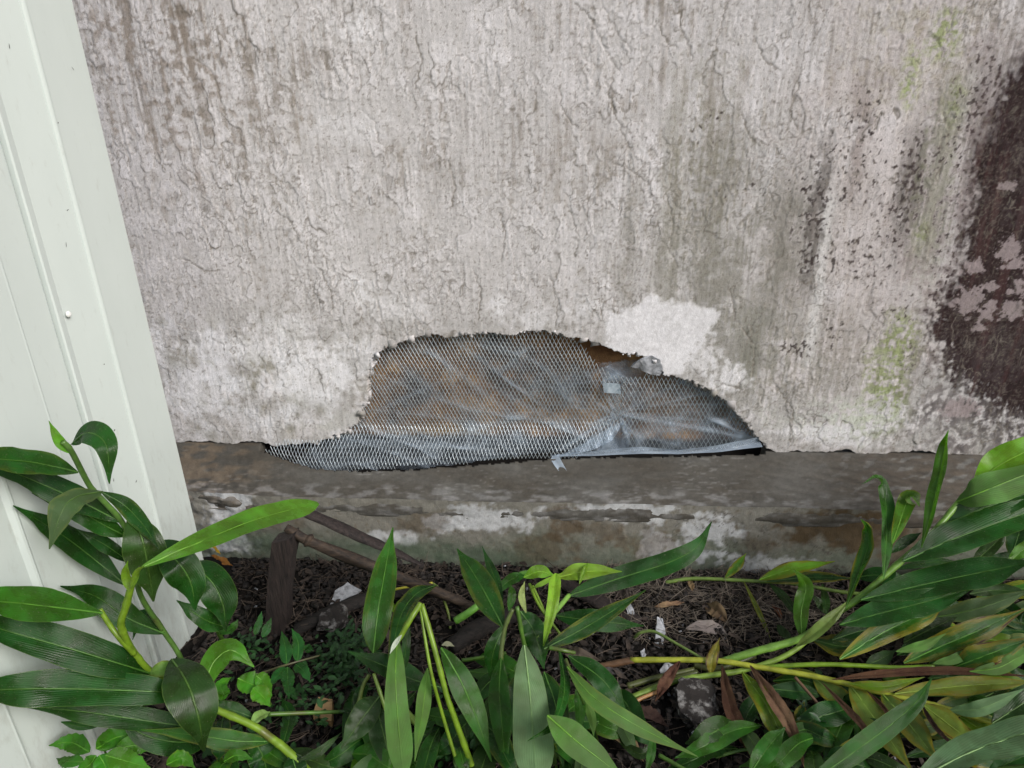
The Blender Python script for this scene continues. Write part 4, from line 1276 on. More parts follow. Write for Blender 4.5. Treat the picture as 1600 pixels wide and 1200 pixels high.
def litter_mesh(name, n, kind, size, mat, xr=(-0.86, 1.5), dy=0.62):
    V = []; F = []
    xs = _g.uniform(xr[0], xr[1], n); ys = FACE_Y - 0.015 - _g.uniform(0, 1, n) ** 1.3 * dy
    for x_, y_ in zip(xs, ys):
        if x_ < FENCE_X + 0.03: continue
        z_ = float(gz(x_, y_)) + 0.004 + abs(_g.normal(0, 0.006))
        a_ = _g.uniform(0, 2 * math.pi); tl = _g.normal(0, 0.25)
        d = np.array((math.cos(a_), math.sin(a_), tl)); d /= np.linalg.norm(d)
        s = np.array((-math.sin(a_), math.cos(a_), _g.normal(0, 0.3))); s /= np.linalg.norm(s)
        nn_ = np.cross(d, s)
        c = np.array((x_, y_, z_ + 0.004)); b0 = len(V)
        ln = size[0] * _g.uniform(0.5, 1.4) ; wd = size[1] * _g.uniform(0.5, 1.3)
        if kind == 'twig':
            bend = nn_ * ln * _g.normal(0, 0.08) + s * ln * _g.normal(0, 0.1)
            for t, o_ in ((-0.5, 0), (0, 1), (0.5, 0)):
                for k in range(3):
                    an = k * 2.094
                    V.append(c + d * ln * t + bend * o_ + (s * math.cos(an) + nn_ * math.sin(an)) * wd * (1 - 0.4 * abs(t)))
            for r in range(2):
                for k in range(3):
                    F.append((b0 + r * 3 + k, b0 + r * 3 + (k + 1) % 3, b0 + r * 3 + 3 + (k + 1) % 3, b0 + r * 3 + 3 + k))
        elif kind == 'leaf':
            cu = _g.uniform(0.1, 0.6)
            for t, w_ in ((-0.5, 0.15), (-0.15, 1), (0.2, 0.85), (0.5, 0.08)):
                for e in (-1, 0, 1):
                    V.append(c + _g.normal(0, 0.10 * wd, 3) + d * ln * t + s * wd * w_ * e * 0.5 + nn_ * (wd * cu * abs(e) * w_ * 0.5 + ln * 0.12 * math.sin(t * 5 + b0)))
            for r in range(3):
                for k in range(2): F.append((b0 + r * 3 + k, b0 + r * 3 + k + 1, b0 + r * 3 + k + 4, b0 + r * 3 + k + 3))
        else:      # crumb of soil or grit
            for sx in (-1, 1):
                for sy in (-1, 1):
                    for sz in (-1, 1):
                        V.append(c + (d * sx * ln + s * sy * wd + nn_ * sz * wd * 0.7) * 0.5 + _g.normal(0, 0.18 * wd, 3) - np.array((0, 0, 0.005)))
            for f in ((0, 1, 3, 2), (4, 6, 7, 5), (0, 4, 5, 1), (2, 3, 7, 6), (0, 2, 6, 4), (1, 5, 7, 3)): F.append(tuple(b0 + i for i in f))
    me = mesh_np(name, np.array(V), np.array(F))
    return link(name, me, mat, None, smooth=False)


tag(litter_mesh('twig_litter', 3900, 'twig', (0.050, 0.0008), M['twig']), 'thin dry twigs and straw scattered over the dark soil', 'twigs', kind='stuff')
M['straw'] = noise_mat('dry_straw', (0.06, 0.05, 0.04), (0.22, 0.185, 0.15), 18, 0.8, bump=0.3)
tag(litter_mesh('straw_litter', 1100, 'twig', (0.07, 0.0008), M['straw'], (0.10, 0.62), 0.22), 'pale dry straw heaped on the soil at the right foot of the foundation', 'straw', kind='stuff')
tag(litter_mesh('leaf_litter', 2500, 'leaf', (0.024, 0.011), M['litter']), 'small brown scraps of dead leaf covering the soil', 'leaf litter', kind='stuff')
tag(litter_mesh('soil_crumbs', 7000, 'crumb', (0.011, 0.008), M['char']), 'dark crumbs of earth and mulch below the foundation', 'soil', kind='stuff')
tag(litter_mesh('plaster_grit', 170, 'crumb', (0.006, 0.004), M['chip']), 'tiny white grains of fallen plaster on the soil', 'grit', kind='stuff')


def flake(name, label, cat, pts, thick, mat, up=0.006, tilt=0.0, group=None, rough=0.0012, seed=1):
    """flat fragment lying on the soil, outlined in the picture"""
    P = [on_ground(u, v, up) for u, v in pts]
    c = sum(P, Vector()) / len(P)
    P = [Vector((p.x, p.y, c.z + (p.y - c.y) * tilt)) for p in P]
    area = sum((P[i].x * P[(i + 1) % len(P)].y - P[(i + 1) % len(P)].x * P[i].y) for i in range(len(P)))
    if area < 0: P = P[::-1]
    o = slab(name, P, thick, mat, None, seed, rough)
    return tag(o, label, cat, group)


flake('plaster_flake', 'large grey white plaster flake lying behind the upright leaf', 'plaster flake', ((512, 946), (524, 926), (545, 920), (566, 928), (548, 936), (530, 938)), 0.005, M['chip'], 0.012, 0.4, seed=3)
flake('plaster_chip', 'oval white plaster chip beside the dark leaf tip near the foundation', 'plaster chip', ((978, 950), (984, 947), (991, 958), (987, 964), (980, 960)), 0.006, M['chip'], 0.01, 0.5, seed=5)
flake('plaster_chip', 'upright white plaster chip just above the arching thin green stem', 'plaster chip', ((1022, 1000), (1026, 976), (1034, 978), (1039, 990), (1034, 1003)), 0.006, M['chip'], 0.01, 0.7, seed=6)
flake('plaster_chip', 'small white plaster chip between arching stem and yellow cane', 'plaster chip', ((1001, 1020), (1006, 1017), (1009, 1024), (1004, 1030)), 0.005, M['chip'], 0.006, 0.3, seed=7)
flake('plaster_chip', 'jagged white plaster chip peeking out below the yellow cane', 'plaster chip', ((1030, 1048), (1040, 1040), (1053, 1043), (1046, 1052), (1034, 1054)), 0.006, M['chip'], 0.008, 0.4, seed=8)
flake('plaster_chip', 'lozenge shaped white plaster chip below the mortar lump', 'plaster chip', ((1080, 1147), (1086, 1145), (1098, 1158), (1096, 1163), (1084, 1159)), 0.005, M['chip'], 0.006, 0.3, seed=9)
flake('plaster_block', 'pale crumbly plaster block in front of the dark plank end', 'plaster block', ((498, 984), (505, 968), (524, 962), (543, 955), (544, 976), (522, 988)), 0.022, M['rubble'], 0.012, 0.2, rough=0.003, seed=11)
flake('mortar_lump', 'broken grey mortar lump under the yellow canes', 'rubble', ((1052, 1086), (1062, 1074), (1108, 1078), (1120, 1108), (1112, 1126), (1086, 1134), (1062, 1116)), 0.022, M['rubble'], 0.01, 0.3, rough=0.004, seed=12)
flake('stone_fragment', 'grey stone fragment low between the canes right of the mortar lump', 'stone', ((1124, 1150), (1138, 1144), (1146, 1166), (1132, 1170)), 0.014, M['rubble'], 0.006, 0.2, rough=0.003, seed=13)
flake('wood_offcut', 'small sawn yellow wood offcut under the fallen green stem', 'wood block', ((491, 1126), (500, 1100), (522, 1103), (520, 1136)), 0.018, M['freshwood'], 0.006, 0.1, rough=0.0006, seed=14)

# timber stake
b0 = on_z(431, 972, 0.0); t0 = on_y(446, 836, b0.y - 0.005)
bm = bmesh.new()
hw, hd = 0.023, 0.018
lv = 9; rows = []
for i in range(lv):
    t = i / (lv - 1); c = b0.lerp(t0, t) + Vector((0, 0, -0.02 * (1 - t)))
    r = []
    for (sx, sy) in ((-1, -1), (-0.55, -1.08), (0.5, -1.05), (1, -0.9), (1, 1), (-1, 1)):
        jit = random.uniform(-0.0018, 0.0018)
        top = 0.008 * sx * (t == 1) + random.uniform(-0.003, 0.003) * (t == 1)
        r.append(bm.verts.new(c + Vector((sx * (hw + jit), sy * hd + jit, top))))
    rows.append(r)
for A_, B_ in zip(rows, rows[1:]):
    for k in range(6): bm.faces.new((A_[k], A_[(k + 1) % 6], B_[(k + 1) % 6], B_[k]))
bm.faces.new(rows[-1]); bmesh.ops.recalc_face_normals(bm, faces=bm.faces[:])
me = bpy.data.meshes.new('wooden_stake'); bm.to_mesh(me); bm.free()
tag(link('wooden_stake', me, M['oldwood'], None, smooth=False), 'short weathered dark timber stake standing upright before the foundation', 'stake')

# branch that leans from the stake to the soil
br = empty('dead_branch', on_ground(790, 968))
tag(br, 'dead bamboo like branch leaning from the stake top down to the soil', 'branch')
ba = q(447, 824, 0.245); bb = q(775, 962, 0.02)
pm1 = q(485, 846, 0.215); pm2 = q(600, 892, 0.14); pm3 = q(700, 932, 0.07)
tube('shaft', [ba, pm1, pm2, pm3, bb], [0.008, 0.0105, 0.0115, 0.010, 0.006], M['branch'], br, 12, 60, noise_amp=0.24, seed=3)
kn = ba.lerp(pm1, 0.92); kd = (pm1 - ba).normalized()
tube('knot', [kn - kd * 0.006, kn, kn + kd * 0.006], [0.0105, 0.0155, 0.011], M['branch'], br, 10, 10, noise_amp=0.08, seed=5)
pk = empty('dark_plank', on_ground(700, 940)); tag(pk, 'dark rotten lath of wood lying along the top of the leaning branch', 'plank')
up = Vector((0.0, 0.022, 0.012))
tube('board', [q(462, 812, 0.255) + up, q(560, 856, 0.185) + up, q(610, 878, 0.15) + up, q(660, 902, 0.115) + up], [0.017, 0.018, 0.013, 0.006], M['oldwood'], pk, 6, 30, noise_amp=0.16, flat=0.45, seed=9)

lg = empty('rotten_plank_end', on_ground(500, 975)); tag(lg, 'dark plank end half buried beside the pale plaster block', 'plank')
tube('board', [on_ground(462, 985, 0.008), on_ground(510, 962, 0.016), on_ground(572, 936, 0.02), on_ground(640, 925, 0.01)], [0.017, 0.02, 0.018, 0.012], M['char'], lg, 7, 26, noise_amp=0.14, flat=0.6, seed=13)
lg = empty('charred_log', on_ground(740, 985)); tag(lg, 'short blackened log on the soil left of the centre ginger stems', 'log')
tube('wood', [on_ground(705, 1012, 0.012), on_ground(745, 985, 0.018), on_ground(800, 962, 0.016)], [0.017, 0.022, 0.018], M['char'], lg, 9, 24, noise_amp=0.22, seed=17)
lg = empty('buried_board', on_ground(930, 935)); tag(lg, 'flat grey brown board lying on soil behind the long dark leaf', 'board')
tube('wood', [on_ground(870, 905, 0.01), on_ground(930, 935, 0.012), on_ground(1000, 972, 0.008)], [0.02, 0.024, 0.016], M['oldwood'], lg, 6, 20, noise_amp=0.12, flat=0.3, seed=19)


# fallen dead leaves one can tell apart
def dead(label, pts, w, c, up=0.012, curl=0.4, name='dead_leaf'):
    P = [tuple(on_ground(u, v, up + 0.006 * math.sin(i * 1.9))) for i, (u, v) in enumerate(pts)]
    h_ = [(u, v, p[2]) for (u, v), p in zip(pts, P)]
    o = leaf(None, h_, w, c, 0.0, random.uniform(-25, 25), None, curl, 1.4, 1.0, dry=True, name=name)
    return tag(o, label, 'dead leaf')


dead('crumpled pale grey dead leaf on the soil near the foundation', [(1072, 982), (1098, 978), (1122, 984), (1138, 994)], 22, (0.22, 0.20, 0.19))
dead('broad brown dead leaf above the crumpled grey one', [(1098, 945), (1120, 955), (1138, 974)], 26, (0.13, 0.085, 0.05))
dead('narrow tan dead leaf flat on straw right of the plaster chips', [(1022, 948), (1048, 944), (1070, 941)], 11, (0.19, 0.13, 0.08))
dead('small reddish brown dead leaf in the straw', [(1206, 944), (1216, 956), (1222, 968)], 9, (0.15, 0.06, 0.035))
dead('tan dry leaf standing against the thin cane by the foundation', [(1078, 906), (1080, 914), (1082, 924)], 11, (0.22, 0.15, 0.08))
dead('dark purple brown dead leaf between long green leaf and mortar lump', [(976, 1102), (1004, 1112), (1026, 1122), (1044, 1136)], 22, (0.045, 0.026, 0.022), 0.02)
dead('large dull tan dead leaf beneath the centre leaves', [(942, 1132), (962, 1142), (985, 1165), (1006, 1190)], 30, (0.24, 0.165, 0.09), 0.03)
dead('grey brown dead leaf behind the centre clump', [(878, 1010), (905, 1024), (940, 1032)], 24, (0.10, 0.08, 0.065))
dead('dark grey dead leaf under the cane end', [(930, 1045), (955, 1049), (978, 1052)], 13, (0.085, 0.08, 0.08))
dead('orange brown dead leaf at the foot of the fence', [(330, 868), (345, 876), (364, 884)], 14, (0.24, 0.11, 0.03))
dead('tiny yellow dead leaf beside the fence edge', [(328, 852), (336, 858), (345, 866)], 8, (0.42, 0.27, 0.03))
dead('brown curled dead leaf left of the plaster chip', [(968, 962), (974, 972), (974, 982)], 10, (0.16, 0.09, 0.055))

SY = (0.12, 0.21, 0.012)      # yellow green cane
SG = (0.05, 0.115, 0.014)
# ------------------------------------------------------------------ tall ginger by the fence
A = plant('ginger_plant', 'tall dark leaved ginger cane leaning on the fence with a closed bud tip', 300, 1090, 0.0)
stem(A, [(300, 1092, 0.0), (283, 1030, 0.10), (256, 987, 0.17), (219, 928, 0.28), (205, 850, 0.40), (190, 815, 0.45), (161, 782, 0.50), (140, 759, 0.53), (112, 706, 0.60), (98, 690, 0.62)], 11, (0.07, 0.15, 0.028), nodes=6)
leaf(A, [(108, 708, .60), (92, 688, .62), (76, 657, .65)], 17, G_LIGHT, shape=0.9, fold=0.45, name='bud')
leaf(A, [(122, 738), (62, 724), (0, 717), (-70, 705)], 52, G_DARK, z=(.56, .66))
leaf(A, [(190, 816), (125, 783), (40, 746), (-60, 715)], 50, G_DARK, z=(.45, .60))
leaf(A, [(197, 838), (160, 819), (120, 797), (50, 770)], 42, G_DARK, z=(.42, .52))
leaf(A, [(196, 914), (140, 868), (85, 828), (20, 790)], 46, G_DARK, z=(.30, .48))
leaf(A, [(202, 878), (165, 852), (118, 826)], 26, G_DARK, z=(.36, .44))
leaf(A, [(112, 694, .61), (138, 676, .64), (166, 696, .63), (171, 756, .58)], 46, G_DARK, roll=-10, fold=0.1, wavy=0.2)
leaf(A, [(160, 768, .52), (115, 778, .54), (94, 805, .53), (77, 858, .49)], 50, G_DULL, under=True, fold=0.1)
leaf(A, [(158, 768), (195, 790), (225, 822), (248, 858)], 30, G_DARK, z=(.50, .42))
leaf(A, [(205, 800, .46), (222, 842, .43), (232, 890, .38), (240, 940, .32)], 68, G_DULL, roll=12, fold=0.08)
leaf(A, [(236, 850, .40), (272, 872, .40), (298, 910, .36), (305, 954, .31)], 62, G_DARK, roll=-15)
leaf(A, [(282, 885, .30), (322, 900, .30), (347, 940, .26), (353, 986, .21)], 62, G_DARK, roll=-10)
leaf(A, [(353, 980), (320, 968), (276, 938)], 34, G_DARK, z=(.19, .27))
leaf(A, [(257, 990), (200, 966), (150, 932), (94, 916)], 46, G_BLUE, z=(.17, .32))
leaf(A, [(340, 990), (362, 982), (372, 968)], 16, G_MID, z=(.14, .16))
leaf(A, [(255, 985), (222, 960), (207, 1000)], 18, G_DARK, z=(.18, .14))
stem(A, [(352, 1010, .06), (340, 985, .14), (328, 960, .18)], 9, SG, name='side_stem')

B = plant('ginger_plant', 'ginger cane with yellow green twisted stem and the long leaf crossing the stake', 300, 1115, 0.0)
stem(B, [(300, 1115, 0.0), (262, 1070, 0.14), (232, 1048, 0.22), (208, 1019, 0.27), (195, 995, 0.31), (189, 973, 0.34), (197, 947, 0.37), (207, 905, 0.42)], 15, SY, nodes=4)
stem(B, [(210, 1022, .27), (187, 997, .31), (173, 979, .33), (156, 952, .36)], 11, SY, name='side_stem')
leaf(B, [(203, 925, .41), (197, 900, .43), (200, 876, .46)], 16, G_YEL, fold=0.5, name='bud')
leaf(B, [(205, 920, .42), (215, 897, .44), (226, 884, .46)], 14, G_YEL, fold=0.5, name='leaf_sheath')
leaf(B, [(222, 886, .45), (300, 852, .45), (400, 812, .43), (497, 786, .40)], 46, G_LIGHT, roll=8, blunt=True, wavy=0.15, fold=0.10)
leaf(B, [(160, 958), (80, 948), (0, 940), (-70, 942)], 62, G_MID, z=(.36, .50), roll=-6)
leaf(B, [(234, 1052), (187, 1037), (107, 1013), (5, 984), (-70, 962)], 68, G_DARK, z=(.22, .42))
leaf(B, [(290, 1086), (224, 1080), (93, 1076), (0, 1078), (-70, 1085)], 66, G_DARK, z=(.20, .34))
leaf(B, [(345, 1142), (240, 1128), (130, 1112), (36, 1104)], 44, G_DARK, z=(.10, .26))
leaf(B, [(268, 1030, .24), (290, 1062, .25), (308, 1112, .22), (319, 1174, .15)], 84, G_DULL, roll=6, fold=0.08, wavy=0.2)
leaf(B, [(232, 1052, .22), (255, 1046, .22), (290, 1038, .20)], 26, (0.14, 0.24, 0.05), name='leaf_sheath', fold=0.5)
leaf(B, [(95, 1128), (130, 1135), (165, 1130)], 14, G_DARK, z=(.2, .16))
leaf(B, [(330, 1150), (290, 1160), (230, 1150), (180, 1120)], 50, G_DARK, z=(.05, .16))

Cc = plant('fallen_ginger_cane', 'thick yellow green cane lying across the lower left corner soil', 482, 1200, 0.0)
stem(Cc, [(490, 1215, .05), (452, 1176, .08), (422, 1152, .10), (392, 1132, .12), (326, 1104, .15)], 15, SY, nodes=4)
stem(Cc, [(420, 1116, .10), (470, 1114, .08), (536, 1112, .05)], 8, SG, name='side_stem')
leaf(Cc, [(392, 1132, .12), (405, 1120, .12), (422, 1112, .11)], 20, (0.17, 0.27, 0.07), name='leaf_sheath', fold=0.5)
leaf(Cc, [(318, 1085, .15), (332, 1038, .18), (362, 1016, .19), (397, 1042, .16)], 56, G_LIGHT, roll=18, fold=0.05, wavy=0.1)
leaf(Cc, [(424, 1158), (370, 1158), (315, 1150), (220, 1140)], 36, G_MID, z=(.09, .16))
leaf(Cc, [(398, 1122), (355, 1108), (310, 1112)], 28, G_DARK, z=(.11, .16))
leaf(Cc, [(392, 1150, .10), (412, 1185, .06), (420, 1230, .04)], 54, G_DARK)
leaf(Cc, [(455, 1178, .08), (462, 1200, .07), (474, 1230, .05)], 40, G_DARK)
leaf(Cc, [(466, 1188, .08), (500, 1174, .08), (534, 1144, .09)], 15, G_DULL)
leaf(Cc, [(440, 1170, .05), (452, 1120, .04), (440, 1090, .04)], 24, G_DARK)


# small toothed weeds
def toothed(parent, pts, w, c, teeth=4, **k):
    o = leaf(parent, pts, w, c, n=20, m=6, shape=0.75, **k)
    me = o.data; co = np.empty(len(me.vertices) * 3, dtype=np.float32); me.vertices.foreach_get('co', co); co = co.reshape(20, 7, 3)
    for i in range(20):
        t = i / 19; mid_ = co[i, 3].copy()
        f = 1 + 0.28 * (((t * teeth * 2) % 1.0) - 0.5) * (t > 0.3)
        co[i] = mid_ + (co[i] - mid_) * f
    me.vertices.foreach_set('co', co.ravel()); me.update()
    return o


Wd = plant('weed_seedling', 'small weed with blunt toothed leaves on a thin runner before the stake', 450, 1040, 0.0)
stem(Wd, [(395, 1056, .03), (450, 1038, .05), (500, 1024, .04)], 4, (0.07, 0.07, 0.03), name='runner')
G_WEED = (0.02, 0.10, 0.018)
for pts, w in (([(448, 1038), (446, 1012), (440, 986)], 21), ([(465, 1034), (466, 1005), (456, 982)], 20), ([(449, 1042), (450, 1068), (452, 1093)], 21), ([(462, 1038), (474, 1048), (485, 1066)], 21),
               ([(445, 1042), (432, 1058), (418, 1074)], 18), ([(410, 996), (418, 980), (424, 965)], 14), ([(398, 992), (405, 972), (409, 955)], 12), ([(480, 1020), (482, 1012), (490, 1018)], 12)):
    toothed(Wd, [(u, v, 0.05 + 0.012 * i) for i, (u, v) in enumerate(pts)], w, G_WEED)
Wl = plant('weed_seedling', 'glossy bright green lobed weed right of the curled ginger leaf', 410, 1090, 0.0)
stem(Wl, [(425, 1105, .01), (415, 1085, .05), (395, 1065, .08)], 4, SG)
for pts, w in (([(372, 1060), (395, 1070), (420, 1078)], 36), ([(400, 1056), (412, 1066), (425, 1088)], 26), ([(395, 1075), (410, 1088), (422, 1104)], 30), ([(350, 1085), (345, 1070), (362, 1058)], 22), ([(345, 1095), (350, 1082), (355, 1072)], 20)):
    toothed(Wl, [(u, v, 0.09 - 0.01 * i) for i, (u, v) in enumerate(pts)], w, (0.05, 0.18, 0.01))
Wb = plant('weed_clump', 'yellow green lobed weed in the bottom left corner under the ginger leaves', 170, 1200, 0.0)
stem(Wb, [(180, 1230, .02), (170, 1190, .08), (160, 1165, .12)], 4, SG)
for pts, w in (([(140, 1175), (110, 1160), (76, 1165)], 30), ([(150, 1170), (190, 1150), (235, 1158)], 40), ([(160, 1165), (175, 1150), (200, 1140)], 28), ([(150, 1180), (140, 1195), (110, 1215)], 30),
               ([(165, 1180), (200, 1190), (235, 1200)], 38), ([(180, 1170), (215, 1165), (238, 1172)], 34), ([(155, 1180), (165, 1200), (160, 1225)], 34), ([(260, 1195), (285, 1185), (305, 1200)], 26), ([(130, 1190), (105, 1190), (88, 1185)], 22),
               ([(350, 1190), (370, 1180), (395, 1186)], 22)):
    toothed(Wb, [(u, v, 0.13 - 0.012 * i) for i, (u, v) in enumerate(pts)], w, (0.045, 0.17, 0.01))

# low mat of tiny leaved weeds: a mass nobody could count
V = []; F = []
for (cu, cv, su, sv, cnt) in ((535, 1035, 34, 40, 330), (480, 1100, 70, 40, 110), (400, 1010, 45, 30, 60), (560, 1000, 30, 20, 60), (600, 1170, 60, 30, 90), (740, 1120, 60, 50, 90), (380, 1170, 60, 30, 120), (700, 1180, 50, 20, 60), (1250, 1120, 60, 40, 60)):
    for k in range(cnt):
        p = on_ground(cu + random.gauss(0, su * 0.6), cv + random.gauss(0, sv * 0.6), abs(random.gauss(0.0, 0.03)))
        if p.x < LIM_X + 0.03: continue
        a_ = random.uniform(0, 6.28); tl = random.uniform(-0.3, 0.7)
        d = np.array((math.cos(a_), math.sin(a_), tl)); d /= np.linalg.norm(d); s = np.array((-math.sin(a_), math.cos(a_), random.uniform(-.3, .3)))
        nn_ = np.cross(d, s); ln = random.uniform(0.010, 0.022); b1 = len(V); c = np.array(p)
        for t, w_ in ((0, 0.1), (0.35, 0.9), (0.7, 0.8), (1.0, 0.1)):
            for e in (-1, 0, 1): V.append(c + d * ln * t + s * e * w_ * ln * 0.27 + nn_ * (abs(e) * ln * 0.08 + -0.1 * ln * t * t))
        for r in range(3):
            for e in range(2): F.append((b1 + r * 3 + e, b1 + r * 3 + e + 1, b1 + r * 3 + e + 4, b1 + r * 3 + e + 3))
M['weed'] = noise_mat('weed_leaf', (0.005, 0.022, 0.006), (0.02, 0.075, 0.016), 60, 0.45, bump=0.2)
tag(link('weed_mat', mesh_np('weed_mat', np.array(V), np.array(F)), M['weed']), 'low dark mat of tiny leaved weeds on the soil', 'weeds', kind='stuff')

# ------------------------------------------------------------------ centre clump
D = plant('ginger_shoot', 'ginger shoot with one upright blade before the leaning branch', 622, 1170, 0.0)
stem(D, [(628, 1190, .04), (609, 1127, .08), (596, 1089, .11), (584, 1052, .14)], 8, (0.15, 0.24, 0.04), nodes=2)
stem(D, [(556, 1120, .06), (566, 1075, .10), (577, 1054, .12)], 8, (0.10, 0.14, 0.03), name='side_stem')
leaf(D, [(583, 1020, .16), (590, 960, .21), (602, 890, .25), (614, 824, .29)], 52, G_MID, shape=0.85, wavy=0.15, fold=0.14)
leaf(D, [(688, 1074), (640, 1060), (600, 1040), (544, 1018)], 46, G_DARK, z=(.10, .17))
leaf(D, [(593, 1088), (568, 1120), (533, 1170)], 50, G_DULL, z=(.14, .10))
leaf(D, [(588, 1105, .12), (600, 1150, .10), (616, 1220, .06)], 48, G_DULL)
leaf(D, [(575, 1070, .10), (562, 1090, .08), (558, 1130, .06)], 24, G_DARK)
leaf(D, [(560, 1165, .05), (545, 1180, .05), (522, 1190, .05)], 20, G_LIME)
leaf(D, [(560, 1170, .05), (556, 1195, .04), (545, 1225, .03)], 16, G_LIME)

Eb = plant('bent_ginger_cane', 'ginger cane snapped into an upside down V with leaf hanging from it', 745, 1205, 0.0)
stem(Eb, [(742, 1210, .04), (710, 1121, .14), (697, 1083, .18), (678, 1010, .25), (659, 944, .30)], 11, SY, nodes=4)
stem(Eb, [(714, 1192, .06), (691, 1115, .14), (672, 1042, .22), (656, 944, .30)], 7, SY, name='split_stem')
stem(Eb, [(657, 943, .30), (643, 965, .29), (623, 1000, .26)], 11, SY, name='bent_stem')
leaf(Eb, [(621, 995), (618, 1042), (620, 1105), (630, 1215)], 38, G_LIGHT, z=(.265, .12), under=True, blunt=True, wavy=0.15, fold=0.08)
leaf(Eb, [(628, 992, .27), (618, 1005, .26), (609, 1022, .25)], 9, (0.45, 0.5, 0.42), fold=0.1, wavy=0.1, name='sheath_tip')
leaf(Eb, [(689, 1012, .23), (715, 1055, .20), (742, 1115, .15), (768, 1190, .09)], 46, G_MID, roll=5, wavy=0.3)
leaf(Eb, [(682, 914, .12), (648, 930, .17), (622, 975, .19), (604, 1085, .14)], 30, G_DARK)
leaf(Eb, [(638, 968, .26), (634, 1015, .22), (627, 1070, .17)], 16, G_DARK)
leaf(Eb, [(668, 1044, .20), (661, 1105, .15), (648, 1190, .08)], 26, G_LIGHT, under=True)
leaf(Eb, [(690, 1008, .24), (700, 1006, .24), (710, 1010, .235)], 9, (0.24, 0.25, 0.17), name='sheath_tip')
stem(Eb, [(632, 1108, .06), (660, 1142, .05), (700, 1184, .03)], 12, (0.14, 0.22, 0.04), name='side_stem', nodes=2)
leaf(Eb, [(600, 1180, .05), (650, 1165, .06), (710, 1185, .05)], 40, G_DARK)

Th = plant('thin_bent_stem', 'thin yellow stem folded over near the soil behind the upside down V cane', 702, 965, 0.0)
stem(Th, [(704, 985, .0), (700, 956, .03), (687, 922, .06), (676, 911, .07)], 5, (0.13, 0.18, 0.03), 0.4)
stem(Th, [(676, 911, .07), (658, 914, .065), (612, 922, .05), (570, 935, .03)], 5, (0.50, 0.46, 0.05), name='folded_stem')
leaf(Th, [(604, 935, .02), (610, 945, .03), (622, 962, .02)], 13, G_LIME, name='leaf')
leaf(Th, [(640, 930, .03), (624, 945, .03), (616, 965, .02)], 12, G_LIME)

Fc = plant('ginger_shoot', 'ginger shoot with dark blade pointing up left beside the pale hanging leaf', 790, 1190, 0.0)
stem(Fc, [(788, 1160, .05), (782, 1090, .12), (783, 1024, .18), (789, 981, .22), (801, 952, .25)], 9, (0.085, 0.12, 0.03), 0.6, nodes=3)
leaf(Fc, [(786, 980, .22), (764, 938, .24), (740, 896, .25), (714, 857, .27)], 50, G_DARK, wavy=0.3)
leaf(Fc, [(786, 940, .20), (772, 900, .22), (753, 853, .25)], 17, G_DARK)
leaf(Fc, [(783, 1028), (780, 1075), (784, 1130), (792, 1220)], 40, G_MID, z=(.18, .06), wavy=0.2)
leaf(Fc, [(795, 955, .20), (800, 930, .22), (797, 912, .23)], 15, G_MID)
leaf(Fc, [(790, 975, .18), (772, 1015, .15), (765, 1060, .10)], 32, G_DARK)
stem(Fc, [(712, 970, .06), (735, 955, .08), (768, 930, .10), (810, 900, .13), (830, 895, .14)], 14, (0.10, 0.26, 0.035), name='cut_stem')
stem(Fc, [(722, 1032, .04), (760, 1026, .06), (790, 1020, .08)], 7, SG, name='side_stem')
leaf(Fc, [(768, 930, .12), (800, 905, .14), (825, 900, .15)], 20, G_MID)

Gc = plant('ginger_clump', 'centre ginger clump with a pale underside leaf hanging toward the viewer', 868, 1190, 0.0)
stem(Gc, [(868, 1200, .0), (858, 1130, .08), (838, 1060, .16), (820, 1010, .22), (808, 948, .29)], 9, SG, nodes=4)
leaf(Gc, [(819, 1008), (825, 1058), (830, 1110), (838, 1225)], 60, G_PALE, z=(.25, .14), under=True, blunt=True, wavy=0.25, fold=0.06)
leaf(Gc, [(874, 1013, .20), (882, 1073, .19), (866, 1128, .19), (824, 1158, .20)], 24, G_DARK, roll=35, twist=40)
leaf(Gc, [(886, 1042, .20), (928, 1090, .20), (1001, 1137, .17), (1090, 1182, .10)], 34, G_LIGHT, under=True, wavy=0.3)
leaf(Gc, [(855, 1118, .22), (906, 1162, .20), (975, 1215, .16)], 56, G_LIGHT, under=True, wavy=0.2)
leaf(Gc, [(850, 1014, .20), (922, 976, .20), (1009, 922, .19)], 32, G_DARK, wavy=0.3)
leaf(Gc, [(868, 962, .12), (928, 970, .12), (1006, 978, .10)], 38, G_DARK)
leaf(Gc, [(888, 931), (969, 903), (1042, 880), (1088, 855), (1112, 815)], 42, G_DARK, z=(.17, .26), roll=-8, shape=0.8)
stem(Gc, [(835, 1005, .15), (845, 985, .17), (865, 959, .17), (889, 930, .17)], 11, (0.13, 0.26, 0.045), name='side_stem')
leaf(Gc, [(872, 902, .20), (915, 893, .21), (972, 893, .21)], 30, G_YEL, shape=0.9, fold=0.3)
leaf(Gc, [(905, 913, .20), (914, 890, .22), (919, 880, .22)], 9, G_YEL, name='leaf_sheath')
leaf(Gc, [(818, 902, .20), (843, 893, .21), (866, 899, .20)], 24, G_LIME)
leaf(Gc, [(849, 1010, .18), (862, 950, .22), (869, 896, .25)], 20, G_YEL, fold=0.5, name='leaf_sheath', blunt=True)
leaf(Gc, [(822, 958, .24), (815, 932, .26), (820, 908, .27)], 12, (0.30, 0.36, 0.12), wavy=1.5, name='withered_sheath')
leaf(Gc, [(880, 895, .21), (850, 910, .20), (830, 920, .19)], 9, G_YEL)
stem(Gc, [(827, 912, .18), (843, 947, .16), (877, 993, .12)], 6, SY, name='side_stem')
stem(Gc, [(832, 915, .17), (850, 955, .14), (860, 990, .12)], 5, SY, name='side_stem')
